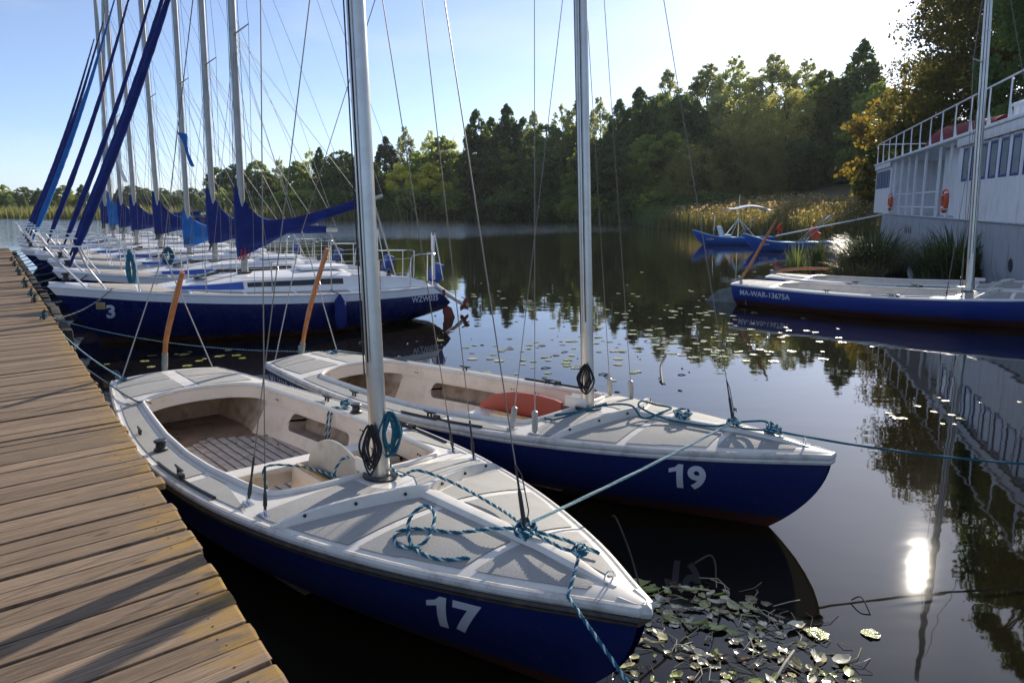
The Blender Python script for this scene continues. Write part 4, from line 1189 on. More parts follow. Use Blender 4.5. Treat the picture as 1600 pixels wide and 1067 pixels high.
YB, YA = Vector((-7.42, 12.42, 0)), rad(180 + 31)
YF = Vector((math.cos(YA), math.sin(YA), 0))
def yloc(t, da=0.0, push=0.0):
    bow = YB + ED*t + YF*push
    f = Vector((math.cos(YA + da), math.sin(YA + da), 0))
    return tuple(bow - f*YL*YS)
YACHTS = []
ylab = ['nearest navy yacht with a grey number 3 on its bow and one boom raised high',
        'navy yacht next behind the number 3 yacht, dark blue sail cover at its mast',
        'yacht with the bright sky blue sail cover, behind two navy covered yachts',
        'navy yacht just beyond the one with the sky blue sail cover',
        'fifth yacht from the near end of the row, pale blue furled headsail',
        'sixth yacht from the near end of the row, navy covered, slim mast',
        'seventh yacht in the row, next to the last one moored at the jetty',
        'farthest yacht in the row, its mast leaning, by the end of the jetty']
yset = [(.1, 0, .08, dict(rise=.30, crutch=True, fat=.85, text=[('3', 6.47, .44, .235, 'num_grey'), ('WZW035', 1.0, .44, .115, 'num_grey')], badge=True, red=True, seed=1, goose=.5, peak=.95, skirt=1.0)),
        (3.48, 0, -.21, dict(rise=.0, swing=-.06, fat=.85, crutch=True, seed=2, motor_port=True, peak=.84, skirt=1.5)),
        (6.54, 0, -.31, dict(fat=.8, rise=.02, cover='canvas_light', seed=3, peak=.50, goose=.45, skirt=2.0)),
        (9.78, 0, -.2, dict(fat=.85, rise=.0, seed=4, peak=.85, rake=.0, swing=.08, skirt=1.5)),
        (12.4, .01, .02, dict(rise=.03, seed=5, genoa='canvas_light', fat=.95, swing=.10, peak=.8)),
        (15.8, 0, -.07, dict(fat=.9, rise=.10, seed=6, swing=.12, peak=.75)),
        (18.9, .02, -.14, dict(fat=.9, rise=.04, seed=7, cover='canvas_light')),
        (22.0, 0, -.2, dict(rise=.05, seed=8, rake=.08, peak=.7))]
for k, (t, da, push, op) in enumerate(yset):
    YACHTS.append(make_yacht(ylab[k], yloc(t, da, push), YA + da, op))
# a fender hanging on the nearest yacht's side
mbf = MB(); _Y = Matrix.Translation(Vector(yloc(*yset[0][:3]))) @ Matrix.Rotation(YA, 4, 'Z') @ Matrix.Diagonal((YS, YS, 1, 1))
pf = _Y @ Vector((2.6, YH.b(2.6) + .13, .40)); mbf.lathe([(0, -.30), (.05, -.29), (.10, -.22), (.105, 0), (.10, .22), (.05, .29), (.02, .33), (0, .33)], pf, n=16)
mbf.tube([pf + Vector((0, 0, .32)), _Y @ Vector((2.75, YH.b(2.75) - .02, .80))], .008, 6)
tag(mbf.build('fender', 'canvas', loc=pf), 'blue fender hanging down the side of the number 3 yacht', 'fender')

# ------------------------------------------------------------------ white ship moored on the right
M['ship_white'] = mat('ship_paint_white', (0.84, 0.85, 0.87), 0.45, var=0.05, vscale=1.5, dirt=(0.48, 0.42, 0.36), dirt_amt=0.6, dscale=2.2, dstretch=(2.2, 2.2, .35))
M['ship_grey'] = mat('ship_hull_grey', (0.40, 0.43, 0.48), 0.5, var=0.10, vscale=1.2, dirt=(0.22, 0.16, 0.12), dirt_amt=0.75, dscale=2.5, dstretch=(1.6, 1.6, .25))
M['ship_pale_grey'] = mat('porch_grey', (0.55, 0.57, 0.60), 0.6, var=0.08)  # pale grey of the deck and the porch wall
M['ship_blue'] = mat('window_frame_blue', (0.02, 0.045, 0.24), 0.4)
M['curtain_glass'] = mat('curtained_glass', (0.34, 0.41, 0.43), 0.10, spec=0.6, var=0.15, vscale=2)
M['box_red'] = mat('red_canopy', (0.16, 0.010, 0.014), 0.75, spec=0.2, var=0.15)
M['buoy_orange'] = mat('lifebuoy_orange', (0.62, 0.085, 0.018), 0.5, var=0.1)
M['kayak_blue'] = mat('boat_plastic_blue', (0.022, 0.13, 0.52), 0.35, var=0.08, vscale=3)
M['kayak_light'] = mat('boat_plastic_light', (0.20, 0.45, 0.66), 0.4, var=0.08)

SHIP_LOC = (13.0, 20.6, 0); SHIP_RZ = math.atan2(.952, .305)
def make_ship():
    R = thing('houseboat', 'long white houseboat with blue framed windows and a railed roof, moored behind the reeds', 'houseboat', SHIP_LOC, SHIP_RZ)
    S0, S1, W = -9.0, 25.1, 6.0
    mb = MB(); rows = []
    for x in np.linspace(S0, S1 + .8, 40):
        e = max(0, (x - 21) / (S1 + .8 - 21)); ins = 2.4 * e**2.2
        rows.append([(x, -.02 - ins*.2 - .25*e, 1.84), (x, -.05 - ins*.3, .6), (x, -.35 - ins, -.6), (x, -W + .35 + ins, -.6), (x, -W + .05 + ins*.3, .6), (x, -W + .02 + ins*.2, 1.84)])
    mb.grid(rows); mb.add(rows[0], [tuple(range(6))]); mb.add(rows[-1], [tuple(range(6))])
    hull = mb.build('hull', 'ship_grey', R)
    mb = MB(); mb.tube([(S0, .0, 1.83), (20.5, .0, 1.83)], .035, 8); mb.build('rubbing_strake', 'ship_grey', hull)
    for x in (-.95, -2.6, -4.4, 13.3, 13.75, 14.2, 14.65):
        mb = MB(); r = .16 if x < 5 else .10
        mb.lathe([(0, .012), (r*.8, .012), (r, .02), (r*1.15, .01), (r*1.15, -.02)], (0, 0, 0), Matrix.Rotation(-PI/2, 3, 'X'), n=18)
        mb.v = [(vx + x, vy - .045, vz*(1.0 if x < 5 else 1.8) + (.78 if x < 5 else 1.25)) for vx, vy, vz in mb.v]; mb.build('porthole', 'dark', hull)
    mb = MB(); mb.grid([[(S0, 0, 1.86), (S1, 0, 1.86)], [(S0, -W, 1.86), (S1, -W, 1.86)]]); mb.build('deck', 'ship_pale_grey', R)
    # saloon wall with its windows
    Z0, Z1 = 1.862, 4.42; VX0, VX1 = 5.6, 19.7
    wins = [VX0 - .95 - 1.04*k for k in range(13)]
    ww, wz0, wz1 = .74, 3.03, 4.08
    mb = MB()
    mb.box(((S0 + VX0)/2, -.03, (Z0 + wz0)/2), (VX0 - S0, .06, wz0 - Z0)); mb.box(((S0 + VX0)/2, -.03, (Z1 + wz1)/2), (VX0 - S0, .06, Z1 - wz1))
    edges = [VX0] + [e for w in wins for e in (w + ww/2, w - ww/2)] + [S0]
    for a, b in zip(edges[0::2], edges[1::2]):
        if a - b > .01: mb.box(((a + b)/2, -.03, (wz0 + wz1)/2), (a - b, .06, wz1 - wz0))
    mb.box((VX0 - .03, -W/2, (Z0 + Z1)/2), (.06, W - .14, Z1 - Z0))
    for x in np.arange(S0 + 1.2, VX0, 2.08): mb.box((x, .004, (Z0 + wz0)/2), (.035, .012, wz0 - Z0 - .02))
    mb.build('saloon_wall', 'ship_white', R)
    for w in wins:
        mb = MB(); zc, hh = (wz0 + wz1)/2, wz1 - wz0
        for s in (1, -1): mb.box((w + s*(ww/2 - .035), -.025, zc), (.07, .07, hh), bev=.006); mb.box((w, -.026, zc + s*(hh/2 - .045)), (ww - .145, .066, .09), bev=.006)
        wf = mb.build('window', 'ship_blue', R)
        mb = MB(); mb.box((w, -.016, zc), (ww - .14, .01, hh - .18)); mb.build('pane', 'curtain_glass', wf)
        mb = MB(); arc = [(w + (ww/2 + .06)*math.cos(a)*(1 if True else 0), .012, wz1 + .02 + .10*math.sin(a)**.5) for a in np.linspace(0.001, PI - .001, 12)]; mb.tube(arc, .014, 5); mb.build('rain_strip', 'ship_grey', wf)
    # end cabin
    mb = MB()
    mb.box(((VX1 + S1)/2, -.03, (Z0 + 3.15)/2), (S1 - VX1, .06, 3.15 - Z0)); mb.box(((VX1 + S1)/2, -.03, (Z1 + 4.05)/2), (S1 - VX1, .06, Z1 - 4.05))
    for x in (VX1 + .15, S1 - .15): mb.box((x, -.03, 3.6), (.30, .06, .90))
    mb.box((VX1 + .03, -W/2, (Z0 + Z1)/2), (.06, W - .14, Z1 - Z0)); mb.box((S1 - .03, -W/2, (Z0 + Z1)/2), (.06, W - .14, Z1 - Z0))
    mb.build('end_cabin', 'ship_white', R)
    for k in range(5):
        x0 = VX1 + .30 + k*.96; mb = MB()
        for s in (0, 1): mb.box((x0 + .05 + s*.86, -.025, 3.6), (.10, .07, .90))
        wf = mb.build('window', 'ship_blue', R); mb = MB(); mb.box((x0 + .48, -.016, 3.6), (.76, .01, .90)); mb.build('pane', 'curtain_glass', wf)
    # porch between them: back wall, posts, rails, diagonal brace
    mb = MB(); mb.box(((VX0 + VX1)/2, -2.6, (Z0 + Z1)/2), (VX1 - VX0 - .12, .06, Z1 - Z0)); mb.build('porch_wall', 'ship_pale_grey', R)
    mb = MB(); mb.box((8.2, -1.55, (Z0 + Z1)/2), (5.1, 1.9, Z1 - Z0 - .05), bev=.02); mb.build('deck_house', 'ship_white', R)
    for x in (19.0, 17.2, 15.3, 13.7, 11.6, 9.0, 7.2):
        mb = MB(); mb.box((x, -.10, (Z0 + Z1)/2), (.09, .09, Z1 - Z0), bev=.01); mb.build('porch_post', 'ship_white', R)
    mb = MB()
    for z in (2.20, 2.78): mb.tube([(VX1 - 1.0, -.16, z), (9.0, -.16, z)], .035, 6)
    mb.bar((VX1, -.10, 3.4), (VX1 - 1.0, -.10, 2.55), .06, .06); mb.build('porch_rail', 'ship_white', R)
    # roof, edge band, railing
    mb = MB(); mb.box(((S0 + S1)/2, -W/2, 4.475), (S1 - S0 + .3, W + .3, .10), bev=.012); roof = mb.build('roof', 'ship_white', R)
    mb = MB(); mb.box(((S0 + VX0)/2, .075, 4.28), (VX0 - S0, .045, .28), bev=.01); mb.build('fascia', 'ship_white', roof)
    mb = MB(); mb.box(((VX1 + S1)/2, .075, 4.30), (S1 - VX1, .045, .24), bev=.01); mb.build('fascia', 'ship_white', roof)
    xs = [S1 - .1 - 2.05*k for k in range(17)]
    for x in xs:
        mb = MB(); mb.tube([(x, .02, 4.52), (x, .02, 5.62)], .022, 8)
        mb.prism([(x - .03, 4.53), (x - .36, 4.53), (x - .03, 5.0)], lambda u, v, s: Vector((u, (.0, .02)[s] + .01, v))); mb.build('railing_post', 'ship_white', roof)
    for k in range(4):
        mb = MB(); mb.tube([(S1 - .1, -1.5*k - 1.2, 4.52), (S1 - .1, -1.5*k - 1.2, 5.62)], .03, 8); mb.build('railing_post', 'ship_white', roof)
    mb = MB(); mb.tube([(S0, .02, 5.62), (S1 - .1, .02, 5.62), (S1 - .1, -5.7, 5.62)], .026, 8); mb.build('handrail', 'ship_white', roof)
    return R
SHIP = make_ship()
_SM = Matrix.Translation(Vector(SHIP_LOC)) @ Matrix.Rotation(SHIP_RZ, 4, 'Z')
def sp(x, y, z): return _SM @ Vector((x, y, z))
# lifebuoys on the porch
for x, lb in ((18.6, 'orange lifebuoy hung at the far end of the porch'), (6.6, 'orange lifebuoy hung beside the saloon windows')):
    mb = MB(); c = sp(x, .10, 2.42); R3 = _SM.to_3x3()
    ring = [c + R3 @ Vector((.27*math.cos(a), 0, .34*math.sin(a))) for a in np.linspace(0, 2*PI, 33)[:-1]]
    mb.tube(ring, .075, 10, 0, closed=True)
    for a0 in (.8, 2.3, 3.9, 5.5): mb.tube([c + R3 @ Vector((.27*math.cos(a), 0, .34*math.sin(a))) for a in np.linspace(a0 - .09, a0 + .09, 4)], .080, 10, 1)
    mb.tube([c + Vector((0, 0, .34)), c + R3 @ Vector((-.25, -.02, .95))], .012, 5, 1)
    tag(mb.build('lifebuoy', ['buoy_orange', 'ship_white'], loc=c), lb, 'lifebuoy', 'orange lifebuoys on the houseboat')
# red boat cover and white vent on the roof
mb = MB(); rows = []
for x in np.linspace(4.2, 14.6, 14):
    h = interp(x, [(4.2, .55), (12.5, .95), (14.6, .70)]); wv = interp(x, [(4.2, .75), (12, 1.0), (14.6, .8)])
    rows.append([sp(x, -1.3 + wv*math.cos(a), 4.53 + h*(math.sin(a)**.55 if math.sin(a) > 0.001 else 0)) for k, a in enumerate(np.linspace(0, PI, 13))])
mb.grid(rows); mb.add(rows[0], [tuple(range(13))]); mb.add(rows[-1], [tuple(range(13))])
tag(mb.build('upturned_boat', 'box_red', loc=sp(9, -1.3, 4.53)), 'dark red upturned boat lying on the houseboat roof', 'boat')
mb = MB(); c = sp(2.3, -1.0, 4.53)
mb.lathe([(0, 0), (.42, 0), (.42, .52), (.49, .54), (.49, .59), (.22, .70), (0, .73)], c, n=24)
tag(mb.build('roof_vent', 'ship_white', loc=c), 'white drum shaped vent with a conical cap on the houseboat roof', 'vent')
# boarding plank from the small blue boats to the ship
mb = MB(); a, b = at(1212, 369, Y=38.5), sp(17.6, .05, 1.95)
mb.bar(a, b, .12, .06, bev=.01)
tag(mb.build('boarding_plank', 'ship_white', loc=a), 'long pale boarding plank sloping up from the blue rowing boats to the houseboat', 'gangplank')

# two small blue plastic boats
KH = Hull(4.7, [(0, .52), (1, .62), (2.4, .66), (3.5, .56), (4.2, .34), (4.7, .06)], [(0, .46), (2, .42), (3.6, .52), (4.7, .86)], [(0, -.05), (2, -.14), (4.7, -.10)], lambda f: .75*f**1.6, lambda f: .05*f)
def make_punt(label, loc, rz, text, extra):
    R = thing('rowing_boat', label, 'rowing boat', loc, rz, 'small bright blue plastic boats')
    KH.mesh(nx=26, nf=8).build('hull', 'kayak_blue', R)
    pth = [KH.pt(x, 0, -1) for x in np.linspace(0, 4.7, 30)] + [KH.pt(x, 0, 1) for x in np.linspace(4.7, 0, 30)]
    mb = MB(); mb.tube(pth, .03, 6, closed=True); mb.build('gunwale', 'kayak_light', R)
    mb = MB(); mb.grid([[(KH.pt(x, .55, 1).x, s*(KH.b(x) - .04), KH.zs(x) - .22) for s in (-1, 0, 1)] for x in np.linspace(.05, 4.3, 12)]); mb.build('inner_floor', 'kayak_light', R)
    for x in (.9, 2.3):
        mb = MB(); mb.box((x, 0, KH.zs(x) - .10), (.5, 2*KH.b(x) - .14, .22), bev=.04); mb.build('bench', 'kayak_light', R)
    KH.lettering(text, extra.get('tx', 3.9), .26, .15, extra['side'], .02, lift=.02).build('lettering', 'num', R)
    for (nm, m_, fn) in extra.get('parts', []):
        mb = MB(); fn(mb); mb.build(nm, m_, R)
    return R
def frame_fn(mb):
    for (a, b) in (((2.6, -.5, .5), (2.0, 0, 1.5)), ((2.6, .5, .5), (2.0, 0, 1.5)), ((1.2, -.5, .5), (2.0, 0, 1.5)), ((1.2, .5, .5), (2.0, 0, 1.5)), ((2.0, 0, .3), (2.0, 0, 2.9)), ((3.5, .1, .5), (3.45, .1, 1.75)), ((1.9, -.4, .5), (.8, -.5, 1.6)), ((1.7, -.4, .5), (.6, -.5, 1.5))): mb.tube([a, b], .022, 6)
def awning_fn(mb):
    rows = []
    for i in range(13):
        x = 2.75 - 2.5*i/12; z = 2.02 + .17*math.sin(PI*min(1, max(0, (i - 2)/9))) - .06*(i > 10)
        rows.append([(x, -.55, z), (x, -.55, z + .04), (x, 0, z + .10), (x, .55, z + .04), (x, .55, z), (x, 0, z + .05)])
    mb.grid(rows, close_u=True); mb.add(rows[0], [tuple(range(6))]); mb.add(rows[-1], [tuple(range(6))])
def seat_fn(mb): mb.box((3.05, 0, .78), (.12, .7, .62), Matrix.Rotation(.35, 3, 'Y'), bev=.05); mb.box((2.75, 0, .52), (.55, .7, .14), bev=.04)
def oar_fn(mb):
    for y in (-.25, .0, .3): mb.tube([(1.6, y, .5), (.2, y*1.4, 1.75)], .022, 6)
    mb.box((.3, .0, 1.66), (.32, .16, .03), Matrix.Rotation(.7, 3, 'Y'), bev=.01)
PUNT1 = make_punt('blue rowing boat with a white seat and raised pale awning, farther from the dinghies', (15.2, 45.4, 0), rad(184), 'ŁAJBA', dict(side=1, tx=4.0, parts=[('awning_frame', 'steel', frame_fn), ('awning', 'clean_white', awning_fn), ('seat', 'clean_white', seat_fn)]))
PUNT2 = make_punt('blue rowing boat carrying oars and orange life jackets, nearer to the reeds', (16.35, 39.6, 0), rad(187), 'ŁAJBA', dict(side=1, tx=4.0, parts=[('oars', 'steel', oar_fn)]))
mk = mat('life_jacket_orange', (0.62, 0.055, 0.02), 0.7, var=0.2, vscale=4)
for (cx, cy, cz, s, lb) in ((14.55, 42.2, .98, .42, 'orange life jacket bundle behind the oars'), (15.35, 39.4, .86, .60, 'larger orange life jacket heap by the boarding plank')):
    mb = MB(); rg = random.Random(int(cx*10))
    for k in range(6):
        mb.box((cx + rg.uniform(-.3, .3)*s, cy + rg.uniform(-.2, .2), cz + rg.uniform(-.5, .45)*s), (.42*s, .32*s, .62*s), Matrix.Rotation(rg.uniform(-.6, .6), 3, 'Y') @ Matrix.Rotation(rg.uniform(-1, 1), 3, 'Z'), bev=.10*s)
    tag(mb.build('life_jackets', mk, loc=(cx, cy, cz)), lb, 'life jackets')
# orange stern-up outboard cover colours kept in the jackets; bow post of the far boat

# ------------------------------------------------------------------ trees
LM = {'dark': leaf_mat('leaves_dark_green', (0.046, 0.088, 0.028), (0.117, 0.174, 0.046), .45),
      'mid': leaf_mat('leaves_mid_green', (0.108, 0.177, 0.044), (0.257, 0.311, 0.075), .5),
      'olive': leaf_mat('leaves_olive', (0.163, 0.203, 0.065), (0.366, 0.354, 0.123), .5),
      'pale': leaf_mat('leaves_grey_green', (0.203, 0.257, 0.123), (0.406, 0.448, 0.231), .5),
      'yellow': leaf_mat('leaves_yellow_green', (0.326, 0.354, 0.049), (0.550, 0.550, 0.081), .45),
      'gold': leaf_mat('leaves_gold', (0.13, 0.125, 0.018), (0.24, 0.165, 0.024), .45),
      'brown': leaf_mat('leaves_brown_green', (0.050, 0.064, 0.018), (0.135, 0.120, 0.032), .48)}
M['bark'] = mat('bark', (0.070, 0.055, 0.042), 0.9, var=0.3, vscale=2, bump=0.4, bscale=8)
M['bark_pale'] = mat('bark_pale', (0.16, 0.145, 0.12), 0.9, var=0.3, vscale=2)

def crown_points(rs, H, R, base, shape, nclump, nleaf, spread):
    """Leaf centres gathered in clumps set along limbs; shape gives the radius at each height."""
    hs = rs.rand(nclump) ** shape.get('hp', .9)
    ctr, sg = [], []
    for h in hs:
        r = interp(h, shape['prof']) * R
        a = rs.rand() * 2*PI; q = math.sqrt(rs.rand()) * r
        if rs.rand() < .6: q = r * rs.uniform(.72, 1.05)
        ctr.append((q*math.cos(a), q*math.sin(a), base + (H - base)*h)); sg.append(spread * R * rs.uniform(.6, 1.25) * (.22 + .78*r/max(R, 1e-3)))
    ctr, sg = np.array(ctr), np.array(sg)
    w = sg**2; w /= w.sum(); idx = rs.choice(nclump, nleaf, p=w)
    d = rs.normal(size=(nleaf, 3)); d /= np.linalg.norm(d, axis=1)[:, None]
    d *= (rs.rand(nleaf, 1) ** .45); d[:, 2] *= shape.get('flat', .75)
    P = ctr[idx] + d * sg[idx][:, None] * 1.5
    if shape.get('droop'): P[:, 2] -= shape['droop'] * rs.rand(nleaf)**2
    st = rs.rand(nleaf) < .10; P[st] += d[st] * sg[idx][st][:, None] * rs.rand(st.sum(), 1) * 1.1
    P[:, 2] = np.maximum(P[:, 2], .2)
    return P, ctr

SHAPES = {'oval': dict(prof=[(0, .70), (.3, 1.0), (.6, .92), (.85, .55), (1, .12)]),
          'spire': dict(prof=[(0, .85), (.25, 1.0), (.5, .85), (.75, .55), (.92, .25), (1, .05)], hp=.85, flat=1.3),
          'round': dict(prof=[(0, .75), (.35, 1.05), (.65, 1.0), (.88, .65), (1, .2)]),
          'airy': dict(prof=[(0, .5), (.4, .9), (.7, .7), (1, .10)], flat=1.5),
          'willow': dict(prof=[(0, .9), (.3, 1.1), (.6, 1.0), (.85, .7), (1, .25)], droop=1.6)}
def tree_proto(seed, H, R, base, shape, leaf, nclump, nleaf, lsize, spread=.26, bark='bark', asp=.55, core=.25):
    rs = np.random.RandomState(seed)
    P, ctr = crown_points(rs, H, R, base, SHAPES[shape], nclump, nleaf, spread)
    mb = MB()
    bend = Vector((rs.uniform(-.4, .4), rs.uniform(-.4, .4), 0))
    tp = [Vector((0, 0, -.6)), Vector((0, 0, base*.5)) + bend*.3, Vector((0, 0, base + (H-base)*.35)) + bend, Vector((0, 0, base + (H-base)*.8)) + bend*.6]
    tr = H * .016
    mb.tube(cr_path(tp, 1.0), [tr * (1 - .85*i/max(1, len(cr_path(tp, 1.0)) - 1)) for i in range(len(cr_path(tp, 1.0)))], 9)
    for k in range(min(len(ctr), 26)):
        c = Vector(ctr[k]); z0 = max(base*.7, c.z - (c.xy.length)*.8 - 1.0); a = Vector((0, 0, z0)) + bend*.6
        m = a.lerp(c, .5) + Vector((0, 0, -.25)); mb.tube(cr_path([a, m, c], .8), .05 * H / 15, 5)
    trunk = mb.build('trunk', bark, fix=False)
    sz = lsize * rs.uniform(.65, 1.35, nleaf)
    crown = quads_obj('crown', P, sz, asp, [LM[leaf]], seed=seed + 1, up_bias=.25)
    td, cd = trunk.data, crown.data
    bpy.data.objects.remove(trunk); bpy.data.objects.remove(crown)
    return (td, cd, H)
PROTO = {
    'alder': [tree_proto(11 + k, 16, 3.2, 1.2, 'spire', 'dark', 190, 13000, .25, .17) for k in range(3)],
    'oak': [tree_proto(31 + k, 15, 4.6, 1.0, 'round', 'dark', 210, 15000, .27, .16) for k in range(3)],
    'birch': [tree_proto(41 + k, 15, 2.8, 2.0, 'airy', 'pale', 110, 4600, .23, .17, 'bark_pale') for k in range(3)],
    'ash': [tree_proto(51 + k, 14, 4.0, 1.0, 'oval', 'mid', 180, 13000, .26, .16) for k in range(3)],
    'willow': [tree_proto(61 + k, 14, 5.0, .6, 'willow', 'olive', 220, 16000, .24, .15, asp=.35) for k in range(2)],
    'poplar': [tree_proto(71 + k, 18, 4.2, 1.5, 'oval', 'pale', 200, 13000, .24, .15) for k in range(2)],
    'yellow': [tree_proto(81, 10, 3.2, .4, 'oval', 'yellow', 60, 6000, .30, .26)],
    'maple': [tree_proto(86, 12, 4.0, .8, 'round', 'gold', 60, 5000, .28, .22)],
    'bush': [tree_proto(91 + k, 4.2, 2.6, .1, 'round', ['dark', 'mid'][k], 40, 3200, .26, .30) for k in range(2)]}
TREE_N = {}
def tree(kind, x, y, h, label, group, wid=1.0, var=0):
    td, cd, H = PROTO[kind][var % len(PROTO[kind])]
    R = thing('bush' if kind == 'bush' else kind + '_tree', label, 'bush' if kind == 'bush' else 'tree', (x, y, float(ground_z(x, y)) - .15), random.Random(int(x*7 + y*13)).uniform(0, 6.28), group)
    k = h / H; R.scale = (k*wid, k*wid, k)
    for nm, d in (('trunk', td), ('crown', cd)):
        o = bpy.data.objects.new(nm, d); COL.objects.link(o); o.parent = R
    return R
def tree_px(kind, px, top, Y, label, group, wid=1.0, var=0):
    p = at(px, top, Y=Y); z0 = float(ground_z(p.x, Y)) - .15
    return tree(kind, p.x, Y, p.z - z0, label, group, wid, var)

GL = 'trees of the wooded far shore'
LAB = {'alder': 'tall dark pointed tree in the wood across the water', 'oak': 'broad dark green tree in the wood across the water', 'birch': 'thin pale see-through tree rising from the wood across the water',
       'ash': 'mid green oval tree in the wood across the water', 'willow': 'drooping olive tree on the slope above the tan reeds', 'poplar': 'large grey-green poplar on the slope above the tan reeds', 'yellow': 'low yellow-green tree at the edge of the far wood'}
row = [('oak', 338, 262, 150), ('oak', 366, 257, 146), ('ash', 400, 250, 140), ('birch', 436, 246, 140), ('ash', 462, 252, 138), ('alder', 498, 230, 140), ('birch', 484, 232, 146), ('oak', 534, 236, 138), ('alder', 562, 226, 140),
       ('alder', 602, 214, 140), ('birch', 632, 198, 142), ('yellow', 622, 258, 134), ('ash', 652, 238, 138), ('birch', 672, 204, 148), ('ash', 690, 212, 138), ('birch', 708, 214, 142),
       ('alder', 744, 172, 134), ('alder', 768, 184, 138), ('alder', 792, 164, 134), ('alder', 818, 184, 134), ('birch', 834, 176, 132), ('oak', 852, 196, 128), ('birch', 880, 164, 130), ('birch', 902, 160, 132), ('ash', 900, 196, 124), ('birch', 936, 152, 130),
       ('alder', 968, 156, 122), ('alder', 1000, 138, 122), ('oak', 1030, 150, 116), ('birch', 1044, 112, 124), ('oak', 1068, 150, 112), ('alder', 1090, 158, 112), 
       ('poplar', 1108, 102, 124), ('poplar', 1150, 88, 120), ('poplar', 1210, 86, 118), ('poplar', 1262, 92, 116), ('willow', 1180, 150, 108), ('willow', 1235, 140, 104), ('willow', 1140, 196, 100), ('willow', 1200, 200, 98), ('ash', 1290, 110, 104)]
for i, (kd, px, top, Y) in enumerate(row):
    tree_px(kd, px, top, Y, LAB[kd], GL + ', ' + kd, 1.0 + .12*((i*7) % 5 - 2)/2, i)
# darker trees at right of the slope, down to the ship
for i, (kd, px, top, Y, lb) in enumerate([('oak', 1310, 128, 112, 'dark round tree where the wood comes down towards the houseboat'), ('oak', 1262, 215, 100, 'low dark tree above the tan reeds'), ('alder', 1352, 62, 100, 'very tall dark tree showing behind the golden leaved maple'),
        ('alder', 1330, 100, 106, 'tall dark tree left of the very tall one behind the maple'), ('ash', 1375, 130, 90, 'bright green tree left of the golden leaved maple'), ('oak', 1330, 200, 96, 'dark bushy tree left of the houseboat end'), ('maple', 1425, 128, 62, 'golden leaved maple rising behind the houseboat end'), ('oak', 1395, 215, 62, 'dark tree standing close behind the houseboat end'), ('ash', 1465, 150, 56, 'green tree behind the houseboat porch')]):
    tree_px(kd, px, top, Y, lb, None, 1.05, i)
# lower trees that close the wood towards the water
rg = random.Random(21); px = 345
while px < 1330:
    Y = interp(px, [(345, 128), (620, 134), (740, 133), (900, 116), (1000, 106), (1080, 98), (1200, 98), (1330, 96)]) + rg.uniform(-1, 3)
    kd = rg.choice(['oak', 'alder', 'oak', 'ash']) if px < 1060 else rg.choice(['willow', 'oak', 'ash'])
    if 600 < px < 735: kd = rg.choice(['ash', 'yellow', 'ash'])
    tree_px(kd, px, interp(px, [(345, 290), (560, 268), (720, 262), (760, 240), (1000, 225), (1100, 215), (1330, 235)]) + rg.uniform(-14, 14), Y, 'lower leafy tree filling the front of the far wood', GL + ', front row', 1.25, rg.randrange(4))
    px += rg.uniform(24, 38)
px = 350
while px < 1340:
    Y = interp(px, [(345, 124), (620, 131), (740, 131), (900, 113), (1000, 103), (1080, 94), (1200, 94), (1330, 92)])
    tree_px('bush', px, 302 + rg.uniform(-6, 8), Y, 'low bush along the foot of the far wood', GL + ', bushes', 1.4, rg.randrange(3) // 2)
    px += rg.uniform(26, 44)
# low woods far away on the left
px = -40
while px < 345:
    for (tp, Y) in ((rg.uniform(287, 298), 215), (rg.uniform(300, 312), 192)):
        tree_px(rg.choice(['oak', 'ash', 'oak', 'alder']), px + rg.uniform(-6, 6), tp, Y, 'small green tree of the low wood far off on the left', 'trees of the low wood on the left', 1.5, rg.randrange(3))
    px += rg.uniform(20, 28)
# big trees beside and beyond the ship
BIG = tree_proto(201, 20, 7.2, 2.5, 'round', 'brown', 260, 60000, .14, .15, asp=.6)
PROTO['big'] = [BIG]
PROTO['lime'] = [tree_proto(205, 22, 4.6, 2.0, 'oval', 'dark', 240, 52000, .135, .15, asp=.6)]
def big(kind, x, y, h, lb, wid=1.0): 
    o = tree(kind, x, y, h, lb, None, wid); o.name = {'big': 'spreading_tree', 'lime': 'lime_tree'}[kind]; return o
big('big', 29.8, 48.5, 18.0, 'huge spreading tree with browning leaves behind the houseboat', .95)
big('big', 37.5, 58.0, 19, 'huge tree partly hidden behind the spreading brown one')
big('lime', 27.6, 37.5, 22.5, 'tall lime tree standing beside the houseboat, reflected at the lower right', .95)
big('lime', 31.0, 31.5, 24, 'second tall lime tree beyond the houseboat saloon', 1.0)

